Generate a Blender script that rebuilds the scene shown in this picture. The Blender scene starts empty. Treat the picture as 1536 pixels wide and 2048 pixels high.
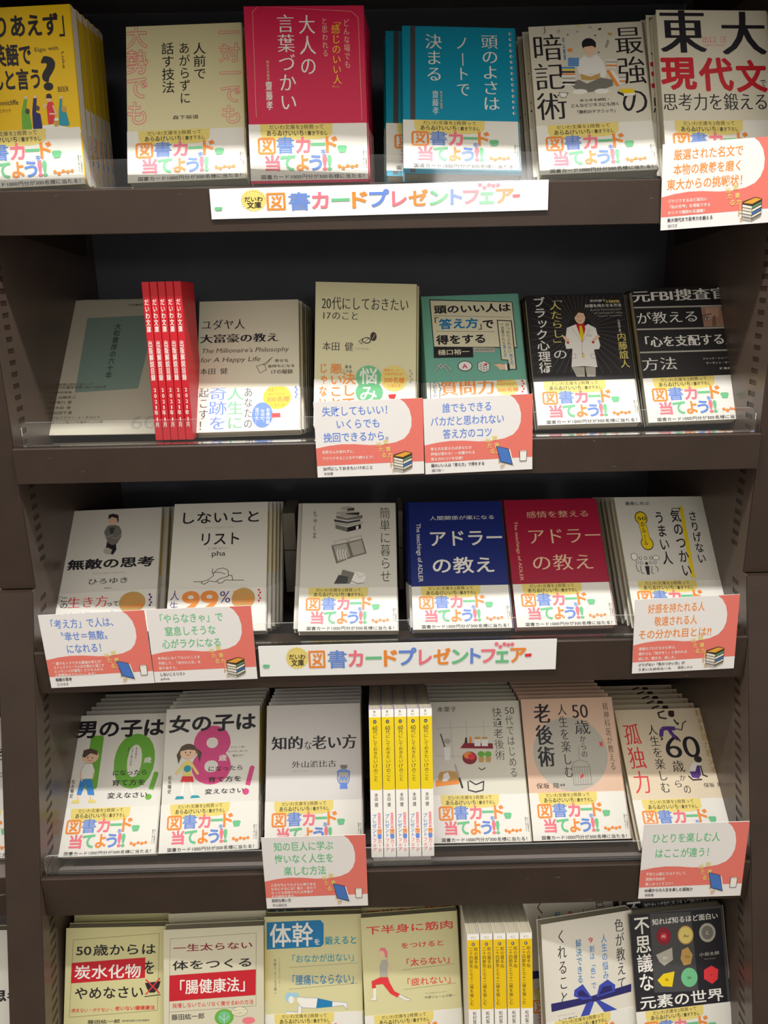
import bpy, math, random
from mathutils import Matrix, Vector
C = bpy.context.scene
COL = C.collection
ZC = 1.45          # eye height of the camera above the floor, metres
# ---------------------------------------------------------------- camera
FPX = 1600.0
P_, R_, Y_ = math.radians(16.8743), math.radians(-1.1112), math.radians(.4966)
def camera():
    cy, sy = math.cos(Y_), math.sin(Y_)
    Ry = Matrix(((cy, -sy, 0), (sy, cy, 0), (0, 0, 1)))
    B = Matrix(((1, 0, 0), (0, -math.sin(P_), -math.cos(P_)), (0, math.cos(P_), -math.sin(P_))))
    cr, sr = math.cos(R_), math.sin(R_)
    Rr = Matrix(((cr, -sr, 0), (sr, cr, 0), (0, 0, 1)))
    M = Rr @ B @ Ry                                  # world -> (right, down, forward)
    W = M.transposed() @ Matrix(((1, 0, 0), (0, -1, 0), (0, 0, -1)))
    d = bpy.data.cameras.new('camera'); o = bpy.data.objects.new('camera', d); COL.objects.link(o)
    o.matrix_world = Matrix.Translation((-.0117, 0, ZC)) @ W.to_4x4()
    d.sensor_fit = 'VERTICAL'; d.sensor_height = 24.0; d.lens = FPX / 2048 * 24.0
    d.clip_start = .02; d.clip_end = 60
    C.camera = o
camera()
# ---------------------------------------------------------------- world, lamps, exposure
w = bpy.data.worlds.new('world'); C.world = w; w.use_nodes = True
bg = w.node_tree.nodes['Background']; bg.inputs[0].default_value = (1.0, .94, .84, 1); bg.inputs[1].default_value = 0.55
# the shop around: bright ceiling above, dimmer floor and aisles
nt = w.node_tree; tc = nt.nodes.new('ShaderNodeTexCoord'); sp = nt.nodes.new('ShaderNodeSeparateXYZ'); mr = nt.nodes.new('ShaderNodeMapRange')
mr.interpolation_type = 'SMOOTHSTEP'; mr.inputs['From Min'].default_value = -.6; mr.inputs['From Max'].default_value = .9
mr.inputs['To Min'].default_value = 0.55 * .42; mr.inputs['To Max'].default_value = 0.55 * 2.1
nt.links.new(tc.outputs['Generated'], sp.inputs[0]); nt.links.new(sp.outputs['Z'], mr.inputs['Value']); nt.links.new(mr.outputs[0], bg.inputs[1])
C.view_settings.view_transform = 'Standard'; C.view_settings.look = 'None'
C.view_settings.gamma = 1; C.view_settings.exposure = 0.0; C.view_settings.use_curve_mapping = False
def lamp(name, loc, target, size, power, color, shape='DISK', size_y=None):
    d = bpy.data.lights.new(name, 'AREA'); d.shape = shape; d.size = size
    if size_y: d.size_y = size_y
    d.energy = power; d.color = color
    o = bpy.data.objects.new(name, d); COL.objects.link(o); o.location = loc
    o.rotation_euler = (Vector(target) - Vector(loc)).to_track_quat('-Z', 'Y').to_euler()
    return o
lamp('canopy_tube_light', (0.0, .444, ZC + .717), (0, .66, ZC - .4), .76, 11.3, (1.0, .985, .96), 'RECTANGLE', .035)
lamp('far_glare_light', (.86, -5.0, ZC + .53), (.05, .75, ZC + .06), .74, 14.0, (1.0, .97, .92), 'RECTANGLE', .36)  # unseen source, added where its reflection gives the top banner its glare
# ---------------------------------------------------------------- materials
def lin(h):
    if isinstance(h, str):
        h = [int(h[i:i + 2], 16) / 255 for i in (0, 2, 4)]
    return tuple(((c + .055) / 1.055) ** 2.4 if c > .04045 else c / 12.92 for c in h)
MATS = {}
def mat(name, color, rough=.5, metal=0., spec=.5, noise=0., nscale=40., bump=0., bscale=200.):
    if name in MATS: return MATS[name]
    m = bpy.data.materials.new(name); m.use_nodes = True; nt = m.node_tree; b = nt.nodes['Principled BSDF']
    col = lin(color) + (1,)
    b.inputs['Base Color'].default_value = col; b.inputs['Roughness'].default_value = rough
    b.inputs['Metallic'].default_value = metal; b.inputs['Specular IOR Level'].default_value = spec
    if noise or bump:
        tc = nt.nodes.new('ShaderNodeTexCoord')
    if noise:
        n = nt.nodes.new('ShaderNodeTexNoise'); n.inputs['Scale'].default_value = nscale; n.inputs['Detail'].default_value = 6
        r = nt.nodes.new('ShaderNodeValToRGB'); r.color_ramp.elements[0].position = .3; r.color_ramp.elements[1].position = .75
        r.color_ramp.elements[0].color = tuple(c * (1 - noise) for c in col[:3]) + (1,)
        r.color_ramp.elements[1].color = tuple(min(1, c * (1 + noise)) for c in col[:3]) + (1,)
        nt.links.new(tc.outputs['Object'], n.inputs['Vector']); nt.links.new(n.outputs['Fac'], r.inputs['Fac']); nt.links.new(r.outputs['Color'], b.inputs['Base Color'])
    if bump:
        n2 = nt.nodes.new('ShaderNodeTexNoise'); n2.inputs['Scale'].default_value = bscale; n2.inputs['Detail'].default_value = 2
        bp = nt.nodes.new('ShaderNodeBump'); bp.inputs['Strength'].default_value = bump; bp.inputs['Distance'].default_value = .0005
        nt.links.new(tc.outputs['Object'], n2.inputs['Vector']); nt.links.new(n2.outputs['Fac'], bp.inputs['Height']); nt.links.new(bp.outputs['Normal'], b.inputs['Normal'])
    MATS[name] = m; return m
def metal_mat():
    """brown powder-coated sheet steel with small scuffs"""
    m = mat('brown_powder_coat', '382b23', .42, .0, .35, .10, 25, .15, 900)
    nt = m.node_tree; b = nt.nodes['Principled BSDF']
    src = b.inputs['Base Color'].links[0].from_socket
    tc = [n for n in nt.nodes if n.type == 'TEX_COORD'][0]
    mp = nt.nodes.new('ShaderNodeMapping'); mp.inputs['Rotation'].default_value = (0, .5, .2); mp.inputs['Scale'].default_value = (55, 60, 190)
    n = nt.nodes.new('ShaderNodeTexNoise'); n.inputs['Scale'].default_value = 1.; n.inputs['Detail'].default_value = 3
    r = nt.nodes.new('ShaderNodeValToRGB'); r.color_ramp.elements[0].position = .735; r.color_ramp.elements[1].position = .80
    mx = nt.nodes.new('ShaderNodeMix'); mx.data_type = 'RGBA'; mx.inputs['B'].default_value = (.20, .175, .155, 1)
    nt.links.new(tc.outputs['Object'], mp.inputs['Vector']); nt.links.new(mp.outputs['Vector'], n.inputs['Vector']); nt.links.new(n.outputs['Fac'], r.inputs['Fac'])
    nt.links.new(src, mx.inputs['A']); nt.links.new(r.outputs['Color'], mx.inputs['Factor']); nt.links.new(mx.outputs['Result'], b.inputs['Base Color'])
    return m
M_METAL = metal_mat()
M_DARK = mat('dark_steel_panel', '5a5c66', .5, 0, .3, .12, 12)
M_SLOT = mat('slotted_steel', '574940', .33, .1, .6, .08, 30)
M_TOP = mat('shelf_top_steel', '958c88', .35, .1, .5, .15, 18, .2, 700)
M_HOLE = mat('slot_shadow_steel', '070606', .8, 0, .2)  # near-black, so the shade inside the slots is put into the colour
M_PAPER = mat('book_paper_white', 'ece9e0', .42, 0, .35)
M_CARD = mat('card_paper', 'eeeae8', .55, 0, .3)
M_LAM = mat('laminated_paper', 'f4f3f1', .12, 0, .5)
M_BOARD = mat('grey_cardboard', '8c867c', .8, 0, .2, .1, 60)
M_FOAM = mat('pale_foam_strip', 'cfc9c2', .8, 0, .2, .08, 90)
M_FLOOR = mat('floor_vinyl', '8d857c', .5, 0, .4, .1, 6)
def pages_mat():
    m = bpy.data.materials.new('page_block_paper'); m.use_nodes = True; nt = m.node_tree; b = nt.nodes['Principled BSDF']
    b.inputs['Roughness'].default_value = .85; b.inputs['Specular IOR Level'].default_value = .15
    tc = nt.nodes.new('ShaderNodeTexCoord'); mp = nt.nodes.new('ShaderNodeMapping'); mp.inputs['Scale'].default_value = (6, 6, 2600)
    n = nt.nodes.new('ShaderNodeTexNoise'); n.inputs['Scale'].default_value = 1; n.inputs['Detail'].default_value = 2
    r = nt.nodes.new('ShaderNodeValToRGB'); r.color_ramp.elements[0].position = .35; r.color_ramp.elements[1].position = .6
    r.color_ramp.elements[0].color = lin('a89f88') + (1,); r.color_ramp.elements[1].color = lin('d0c9b2') + (1,)
    nt.links.new(tc.outputs['Object'], mp.inputs['Vector']); nt.links.new(mp.outputs['Vector'], n.inputs['Vector']); nt.links.new(n.outputs['Fac'], r.inputs['Fac']); nt.links.new(r.outputs['Color'], b.inputs['Base Color'])
    return m
M_PAGES = pages_mat()
def print_mat(name, rough):
    m = bpy.data.materials.new(name); m.use_nodes = True; nt = m.node_tree; b = nt.nodes['Principled BSDF']
    a = nt.nodes.new('ShaderNodeAttribute'); a.attribute_name = 'ink'; nt.links.new(a.outputs['Color'], b.inputs['Base Color'])
    b.inputs['Roughness'].default_value = rough; b.inputs['Specular IOR Level'].default_value = .35
    return m
M_INK = print_mat('printed_ink', .42); M_INKG = print_mat('printed_ink_laminated', .12)
def acrylic_mat():
    m = bpy.data.materials.new('clear_acrylic'); m.use_nodes = True; nt = m.node_tree; nt.nodes.clear()
    o = nt.nodes.new('ShaderNodeOutputMaterial'); t = nt.nodes.new('ShaderNodeBsdfTransparent'); t.inputs[0].default_value = (.98, .985, .985, 1)
    g = nt.nodes.new('ShaderNodeBsdfGlossy'); g.inputs['Roughness'].default_value = .06
    d = nt.nodes.new('ShaderNodeBsdfDiffuse'); d.inputs[0].default_value = (.8, .8, .8, 1)
    f = nt.nodes.new('ShaderNodeFresnel'); f.inputs[0].default_value = 1.3
    a = nt.nodes.new('ShaderNodeMixShader'); c = nt.nodes.new('ShaderNodeMixShader'); c.inputs[0].default_value = .018
    nt.links.new(f.outputs[0], a.inputs[0]); nt.links.new(t.outputs[0], a.inputs[1]); nt.links.new(g.outputs[0], a.inputs[2])
    nt.links.new(a.outputs[0], c.inputs[1]); nt.links.new(d.outputs[0], c.inputs[2]); nt.links.new(c.outputs[0], o.inputs[0])
    return m
M_ACR = acrylic_mat(); M_EDGE = acrylic_mat(); M_EDGE.name = 'acrylic_cut_edge'
M_EDGE.node_tree.nodes['Mix Shader.001'].inputs[0].default_value = .30
# ---------------------------------------------------------------- helpers
def mesh(name, verts, faces, m):
    me = bpy.data.meshes.new(name); me.from_pydata(verts, [], faces); me.update()
    me.materials.append(m); return me
def link(name, me, parent=None):
    o = bpy.data.objects.new(name, me); COL.objects.link(o); o.parent = parent; return o
def tag(o, label=None, cat=None, group=None, kind=None):
    if label: o['label'] = label
    if cat: o['category'] = cat
    if group: o['group'] = group
    if kind: o['kind'] = kind
    return o
def empty(name, M): 
    o = bpy.data.objects.new(name, None); o.empty_display_size = .02; COL.objects.link(o); o.matrix_world = M; return o
class Geo:
    def __init__(s): s.v = []; s.f = []
    def box(s, x0, x1, y0, y1, z0, z1):
        n = len(s.v); s.v += [(x, y, z) for z in (z0, z1) for y in (y0, y1) for x in (x0, x1)]
        s.f += [tuple(n + i for i in q) for q in ((0, 2, 3, 1), (4, 5, 7, 6), (0, 1, 5, 4), (2, 6, 7, 3), (0, 4, 6, 2), (1, 3, 7, 5))]
    def prism(s, x0, x1, yz):
        n = len(s.v); k = len(yz)
        s.v += [(x0, y, z) for y, z in yz] + [(x1, y, z) for y, z in yz]
        s.f += [tuple(range(n, n + k))[::-1], tuple(range(n + k, n + 2 * k))] + [(n + i, n + (i + 1) % k, n + k + (i + 1) % k, n + k + i) for i in range(k)]
    def ext(s, pts, z0, z1):                          # outline in x,y extruded along z
        n = len(s.v); k = len(pts)
        s.v += [(x, y, z0) for x, y in pts] + [(x, y, z1) for x, y in pts]
        s.f += [tuple(range(n, n + k))[::-1], tuple(range(n + k, n + 2 * k))] + [(n + i, n + (i + 1) % k, n + k + (i + 1) % k, n + k + i) for i in range(k)]
    def done(s, name, m): return mesh(name, s.v, s.f, m)
# ---------------------------------------------------------------- glyphs: the bundled font, turned to flat mesh
OFF = dict(n=.004, b=.004, x=.006, m=-.009, M=-.002, l=-.009, i=0., o=.0)
SHIFT = {'m': (-.014, 0, .014), 'M': (-.032, -.011, .011, .032), 'b': [(.012 * math.cos(a), .012 * math.sin(a)) for a in (.8, 2.35, 3.9, 5.5)],
         'x': [(.026 * math.cos(a * math.pi / 4), .026 * math.sin(a * math.pi / 4)) for a in range(8)] + [0]}
SHIFT['o'] = [(.03 * math.cos(a * math.pi / 4), .03 * math.sin(a * math.pi / 4)) for a in range(8)]
GLY = {}; NEED = set()
ROT = set('「」ー〝〟…―（）［］／')
def runs(s, st):
    out = []; i = 0
    while i < len(s):
        if ord(s[i]) < 0x2000:
            j = i
            while j < len(s) and ord(s[j]) < 0x2000: j += 1
            out.append(s[i:j]); i = j
        else: out.append(s[i]); i += 1
    return out
def need(ops):
    for o in ops:
        if o[0] == 't':
            for r in (runs(o[1], o[7]) if o[8] != 'r' else [o[1]]):
                NEED.add((r, OFF[o[7]]))
                if o[7] == 'o': NEED.add((r, .0))
def make_glyphs():
    obs = {}
    for k in NEED:
        c = bpy.data.curves.new('glyph', 'FONT'); c.body = k[0]; c.offset = k[1]; c.resolution_u = 5 if ord(k[0][0]) < 0x2000 else 3
        o = bpy.data.objects.new('glyph', c); COL.objects.link(o); obs[k] = o
    dg = bpy.context.evaluated_depsgraph_get(); dg.update()
    for k, o in obs.items():
        me = bpy.data.meshes.new_from_object(o.evaluated_get(dg))
        GLY[k] = ([(v.co.x, v.co.y) for v in me.vertices], [tuple(p.vertices) for p in me.polygons])
        bpy.data.meshes.remove(me)
    for o in obs.values():
        c = o.data; bpy.data.objects.remove(o); bpy.data.curves.remove(c)
class Sheet:
    """flat print: coloured shapes and lettering in one thin mesh; x right, y DOWN in millimetres"""
    def __init__(s, bg='f2efe8'): s.v = []; s.f = []; s.c = []; s.z = 0.; s.bg = bg
    def add(s, pts, faces, col):
        s.z += .0007; n = len(s.v); s.v += [(x, y, s.z) for x, y in pts]; s.f += [tuple(n + i for i in f) for f in faces]
        s.c += [lin(PAL.get(col, col)) + (1,)] * len(pts)
    def poly(s, col, pts): s.z += .006; s.add(pts, [tuple(range(len(pts)))], col)
    def line(s, col, w, pts):
        s.z += .006
        for (ax, ay), (bx, by) in zip(pts, pts[1:]):
            d = math.hypot(bx - ax, by - ay) or 1e-6; ux, uy = (bx - ax) / d * w / 2, (by - ay) / d * w / 2
            if w < 3: e = .5
            else: e = 0
            s.add([(ax - uy - ux * e, ay + ux - uy * e), (bx - uy + ux * e, by + ux + uy * e), (bx + uy + ux * e, by - ux + uy * e), (ax + uy - ux * e, ay - ux - uy * e)], [(0, 1, 2, 3)], col)
    def text(s, t, x0, y0, x1, y1, col, st, d):
        s.z += .006
        if st == 'o':
            s.text1(t, x0, y0, x1, y1, col, .0, 'o', d, SHIFT['o']); s.z += .006
            s.text1(t, x0, y0, x1, y1, s.bg, .0, 'o', d, (0,)); return
        sh = SHIFT.get(st, (0,))
        s.text1(t, x0, y0, x1, y1, col, OFF[st], st, d, sh)
    def text1(s, t, x0, y0, x1, y1, col, off, st, d, shifts):
        if d == 'r' or (d == 'h' and len(runs(t, st)) == 1):
            vs, fs = GLY[(t, off)]
            if not vs: return
            ax, bx = min(v[0] for v in vs), max(v[0] for v in vs)
            ay, by = min(v[1] for v in vs), max(v[1] for v in vs)
            e = {'x': .028, 'b': .012, 'M': .02}.get(st, 0); ax -= e; bx += e; ay -= e; by += e
            if t in 'ー一': ay, by = -.08, .80
            for k in shifts:
                k, ky = k if isinstance(k, tuple) else (k, 0)
                if d == 'r': s.add([(x0 + (v[1] + ky - ay) / (by - ay) * (x1 - x0), y0 + (v[0] + k - ax) / (bx - ax) * (y1 - y0)) for v in vs], fs, col)
                else: s.add([(x0 + (v[0] + k - ax + (.18 * v[1] if st == 'i' else 0)) / (bx - ax) * (x1 - x0), y1 - (v[1] + ky - ay) / (by - ay) * (y1 - y0)) for v in vs], fs, col)
            return
        R = runs(t, st); adv = []
        for r in R:
            if len(r) == 1 and ord(r) >= 0x2000: adv.append(1.)
            elif d == 'v': adv.append(.9)
            else:
                vs = GLY[(r, off)][0]; adv.append((max([v[0] for v in vs] or [.2]) + .1) if r.strip() else .5)
        tot = sum(adv) - .14
        if d == 'h': u = (x1 - x0) / tot; hh = (y1 - y0) / .88; pos = x0 - .07 * u
        else: u = (y1 - y0) / tot; hh = (x1 - x0) / .86; pos = y0 - .06 * u
        for r, a in zip(R, adv):
            vs, fs = GLY[(r, off)]
            for k in shifts:
                pts = []; k, ky = k if isinstance(k, tuple) else (k, 0)
                for gx, gy in vs:
                    gy += ky
                    cx, cy = gx + k + (.18 * gy if st == 'i' else 0), .80 - gy          # cell, y down
                    if d == 'h': pts.append((pos + cx * u, y0 + cy * hh))
                    else:
                        if r in ROT: cx, cy = 1 - (cy + .06), cx
                        elif r in '、。': cx, cy = cx + .55, cy - .5
                        elif r in 'っゃゅょッャュョ': cx, cy = cx + .1, cy - .08
                        elif len(r) > 1: cx, cy = cx * .9 / max(a_[0] for a_ in vs), cy
                        pts.append((x0 - .07 * hh + cx * hh, pos + cy * u))
                s.add(pts, fs, col)
            pos += a * u
    def run(s, ops):
        for o in ops:
            if o[0] == 't': s.text(*o[1:])
            elif o[0] == 'p': s.poly(o[1], o[2])
            elif o[0] == 'l': s.line(o[1], o[2], o[3])
            elif o[0] == 'e': s.poly(o[5], [(o[1] + o[3] * math.cos(a * math.pi / 12), o[2] + o[4] * math.sin(a * math.pi / 12)) for a in range(24)])
        return s
    def done(s, name, f, m, clip=None):
        """f maps (x_mm, y_mm, layer_mm) to metres"""
        v = s.v
        if clip: v = [(min(max(x, clip[0]), clip[2]), min(max(y, clip[1]), clip[3]), z) for x, y, z in v]
        me = bpy.data.meshes.new(name); me.from_pydata([f(*p) for p in v], [], s.f); me.update()
        a = me.attributes.new('ink', 'FLOAT_COLOR', 'POINT'); a.data.foreach_set('color', [c for q in s.c for c in q])
        me.materials.append(m); return me

# ---------------------------------------------------------------- measured poses and printed designs (millimetres)
PAL = {'k': '26232a', 'w': 'f2efe8', 'r': 'c8202e', 'R': 'e23a40', 'y': 'f2d21c', 'g': '6db03c', 'b': '3f8ad4', 'c': 'e6dfc0', 'n': '5a4a3a', 'G': '7d7a72', 'o': 'f0903e', 'p': 'd64a86', 's': 'f0c8a8', 't': '2a9ab0', 'm': '8a2034', 'v': '5a3a8a', 'd': '4a4a4c', 'l': '9fd0e6', 'q': 'ead67a', 'u': '1f7fb8', 'B': '6a8edc', 'P': 'f07c8a', 'E': '74c48e', 'i': 'c9a05a', 'z': 'b8b4a8', 'D': '2c2a6a', 'h': '3a2e2a', 't2': '8fa89c'}
POSE = {
 'A': ([0.99951, -0.03087, -0.00496, 0.0007, 0.18051, -0.98357, 0.03126, 0.98309, 0.18044], [-0.31157, 0.75636, 0.07459], 10.40, -0.29),
 'B': ([0.99962, -0.02739, 0.00297, 0.01369, 0.40023, -0.91631, 0.0239, 0.91601, 0.40045], [-0.16988, 0.75421, 0.07706], 23.61, 0.19),
 'C': ([0.9993, -0.01153, 0.03556, 0.03721, 0.21461, -0.97599, 0.00362, 0.97663, 0.21489], [-0.06469, 0.75434, 0.07358], 12.41, 2.09),
 'D': ([0.99928, 0.01616, 0.03438, 0.02311, 0.45978, -0.88773, -0.03015, 0.88789, 0.45908], [0.06952, 0.7551, 0.07815], 27.33, 2.22),
 'E': ([0.99958, -0.01788, -0.02287, -0.01234, 0.45131, -0.89228, 0.02628, 0.89219, 0.45089], [0.1903, 0.75539, 0.07784], 26.80, -1.47),
 'F': ([0.99607, -0.03197, 0.08255, 0.08848, 0.33214, -0.93907, 0.0026, 0.94269, 0.33366], [0.29881, 0.75554, 0.07507], 19.49, 5.02),
 'I': ([0.99956, -0.01931, 0.02273, 0.02963, 0.55668, -0.8302, 0.00338, 0.8305, 0.55701], [-0.14111, 0.78514, -0.15158], 33.85, 1.57),
 'J': ([0.99874, 0.03234, 0.0384, 0.02541, 0.33404, -0.94222, -0.04329, 0.942, 0.3328], [-0.02244, 0.79854, -0.1524], 19.44, 2.33),
 'K': ([0.99983, -0.01746, 0.00528, 0.01404, 0.55156, -0.83401, 0.01165, 0.83395, 0.55172], [0.09376, 0.79494, -0.15122], 33.48, 0.36),
 'L': ([0.99994, -0.00808, -0.00687, -0.00114, 0.56256, -0.82676, 0.01054, 0.82672, 0.56252], [0.20155, 0.78428, -0.15113], 34.23, -0.48),
 'M': ([0.99971, -0.02418, 0.00076, 0.01288, 0.50524, -0.86288, 0.02048, 0.86264, 0.50541], [0.31381, 0.78996, -0.15135], 30.36, 0.05),
 'N': ([0.99646, -0.05994, 0.05892, 0.08405, 0.7106, -0.69856, -0.0, 0.70104, 0.71312], [-0.2972, 0.76071, -0.35623], 45.49, 4.82),
 'O': ([0.99945, -0.01877, 0.02735, 0.03295, 0.65718, -0.75301, -0.00383, 0.7535, 0.65744], [-0.18191, 0.75968, -0.35675], 41.11, 2.08),
 'P': ([0.99984, 0.01093, 0.01421, 0.0028, 0.68747, -0.72621, -0.01771, 0.72613, 0.68733], [-0.04441, 0.75288, -0.35563], 43.42, 1.12),
 'Q': ([1.0, 0.00197, -2e-05, -0.00137, 0.69041, -0.72342, -0.00142, 0.72342, 0.69041], [0.07437, 0.75332, -0.35645], 43.66, -0.00),
 'R': ([0.99997, -0.00516, 0.00547, 0.00752, 0.68638, -0.72721, -0.0, 0.72723, 0.6864], [0.18182, 0.75411, -0.35658], 43.35, 0.43),
 'S': ([0.99989, 0.00222, 0.01454, 0.00901, 0.68899, -0.72472, -0.01162, 0.72477, 0.68889], [0.30355, 0.75275, -0.35593], 43.54, 1.15),
 'T': ([0.99985, -0.01271, 0.01196, 0.01745, 0.72819, -0.68515, -0.0, 0.68525, 0.72831], [-0.30379, 0.69554, -0.57743], 46.74, 1.00),
 'U': ([0.99944, -0.02259, 0.02486, 0.03354, 0.63141, -0.77472, 0.00181, 0.77512, 0.63181], [-0.19585, 0.69974, -0.57859], 39.18, 1.84),
 'V': ([0.99994, -0.00655, 0.00907, 0.01119, 0.58545, -0.81063, -0.0, 0.81068, 0.58549], [-0.08584, 0.70003, -0.57929], 35.84, 0.64),
 'X': ([0.99997, 0.00491, -0.00527, -0.0072, 0.68154, -0.73174, -0.0, 0.73176, 0.68156], [0.08903, 0.70189, -0.57804], 42.97, -0.41),
 'Y': ([1.0, -0.00138, 0.0016, 0.00211, 0.65169, -0.75848, -0.0, 0.75848, 0.6517], [0.19661, 0.70243, -0.57843], 40.67, 0.12),
 'Z': ([0.99998, -0.00498, 0.00389, 0.00632, 0.78754, -0.61623, 0.0, 0.61624, 0.78756], [0.30739, 0.68673, -0.57666], 51.96, 0.36),
 'a': ([0.99779, 0.03107, 0.05876, 0.04494, 0.33593, -0.94082, -0.04897, 0.94138, 0.33379], [-0.30159, 0.62979, -0.79309], 19.50, 3.57),
 'b': ([0.99779, 0.01322, 0.06507, 0.05795, 0.30504, -0.95057, -0.03242, 0.95225, 0.30361], [-0.19377, 0.62982, -0.79435], 17.67, 3.92),
 'c': ([0.99977, 0.00189, 0.02153, 0.01955, 0.34624, -0.93794, -0.00923, 0.93814, 0.34613], [-0.08877, 0.63984, -0.79502], 20.25, 1.32),
 'd': ([0.99802, -0.02461, 0.05785, 0.06282, 0.35452, -0.93293, 0.00245, 0.93472, 0.35537], [0.01879, 0.63736, -0.79525], 20.82, 3.55),
 'f': ([0.97734, -0.02548, 0.21015, 0.20728, 0.31666, -0.92561, -0.04296, 0.9482, 0.31476], [0.20212, 0.6289, -0.79365], 18.35, 12.79),
 'g': ([0.99713, -0.04798, 0.05855, 0.07128, 0.33471, -0.93962, 0.02549, 0.9411, 0.33717], [0.30502, 0.63485, -0.79428], 19.70, 3.57),
 'H0': ([1.0, 0.00038, 0.0, -1e-05, 0.03841, -0.99926, -0.00038, 0.99926, 0.03841], [-0.22239, 0.76815, -0.15497], 2.20, 0.00),
 'H1': ([1.0, 0.00038, 0.0, -1e-05, 0.03841, -0.99926, -0.00038, 0.99926, 0.03841], [-0.21499, 0.76815, -0.15497], 2.20, 0.00),
 'H2': ([1.0, 0.00038, 0.0, -1e-05, 0.03841, -0.99926, -0.00038, 0.99926, 0.03841], [-0.20759, 0.76815, -0.15497], 2.20, 0.00),
 'H3': ([1.0, 0.00038, 0.0, -1e-05, 0.03841, -0.99926, -0.00038, 0.99926, 0.03841], [-0.20019, 0.76815, -0.15497], 2.20, 0.00),
 'H4': ([1.0, 0.00038, 0.0, -1e-05, 0.03841, -0.99926, -0.00038, 0.99926, 0.03841], [-0.19279, 0.76815, -0.15497], 2.20, 0.00),
 'W0': ([0.99999, 0.00345, 0.0, -0.00093, 0.27033, -0.96277, -0.00332, 0.96276, 0.27033], [-0.01908, 0.66036, -0.55849], 15.68, 0.00),
 'W1': ([0.99999, 0.00345, 0.0, -0.00093, 0.27033, -0.96277, -0.00332, 0.96276, 0.27033], [-0.00648, 0.66036, -0.55849], 15.68, 0.00),
 'W2': ([0.99999, 0.00345, 0.0, -0.00093, 0.27033, -0.96277, -0.00332, 0.96276, 0.27033], [0.00612, 0.66036, -0.55849], 15.68, 0.00),
 'W3': ([0.99999, 0.00345, 0.0, -0.00093, 0.27033, -0.96277, -0.00332, 0.96276, 0.27033], [0.01872, 0.66036, -0.55849], 15.68, 0.00),
 'W4': ([0.99999, 0.00345, 0.0, -0.00093, 0.27033, -0.96277, -0.00332, 0.96276, 0.27033], [0.03132, 0.66036, -0.55849], 15.68, 0.00),
 'E0': ([0.99998, -0.0059, 0.0, 0.0013, 0.21955, -0.9756, 0.00576, 0.97558, 0.21955], [0.07491, 0.60396, -0.77691], 12.68, 0.00),
 'E1': ([0.99998, -0.0059, 0.0, 0.0013, 0.21955, -0.9756, 0.00576, 0.97558, 0.21955], [0.08801, 0.60396, -0.77691], 12.68, 0.00),
 'E2': ([0.99998, -0.0059, 0.0, 0.0013, 0.21955, -0.9756, 0.00576, 0.97558, 0.21955], [0.10111, 0.60396, -0.77691], 12.68, 0.00),
 'E3': ([0.99998, -0.0059, 0.0, 0.0013, 0.21955, -0.9756, 0.00576, 0.97558, 0.21955], [0.11421, 0.60396, -0.77691], 12.68, 0.00),
 'E4': ([0.99998, -0.0059, 0.0, 0.0013, 0.21955, -0.9756, 0.00576, 0.97558, 0.21955], [0.12731, 0.60396, -0.77691], 12.68, 0.00),
 'G': ([0.99963, 0.01884, -0.01939, -0.02704, 0.69659, -0.71696, 0.0, 0.71722, 0.69684], [-0.30349, 0.82114, -0.1583], 44.17, 0),
}
DG = [('p','t2',[(31.1,26.1),(108.6,23.2),(101.9,124.4),(34.6,128.5)]),
 ('t','大和書房の六十年',64.3,35.4,70.9,110.9,'k','n','v'),
 ('t','大和書房の六十年',74.7,6.5,106.7,9.4,'k','n','h'),
 ('t','◎創業60周年にあたって',12.3,116.1,52.4,119.3,'n','n','h'),
 ('t','◎大和書房年譜 1961〜2021年',11.6,119.7,67.1,123.7,'n','n','h'),
 ('t','◎特別寄稿',12.1,126.7,30.8,129.4,'n','n','h'),
 ('t','加藤諦三',17.9,132.9,37.1,136.3,'n','n','h'),
 ('t','唯川 恵',17.3,139.1,33.3,143.0,'n','n','h'),
 ('t','本田 健',17.2,146.3,33.4,149.6,'n','n','h'),
 ('t','谷田千里',16.6,152.4,35.9,156.2,'n','n','h'),
 ('t','ジェニファー・L・スコット',16.1,158.9,67.0,162.1,'n','n','h'),
 ('t','◎書店さんが選ぶ大和書房のこの1冊',8.9,164.8,70.4,167.8,'n','n','h'),
 ('t','60',101.0,160.0,127.0,175.7,'z','m','h')]
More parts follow.
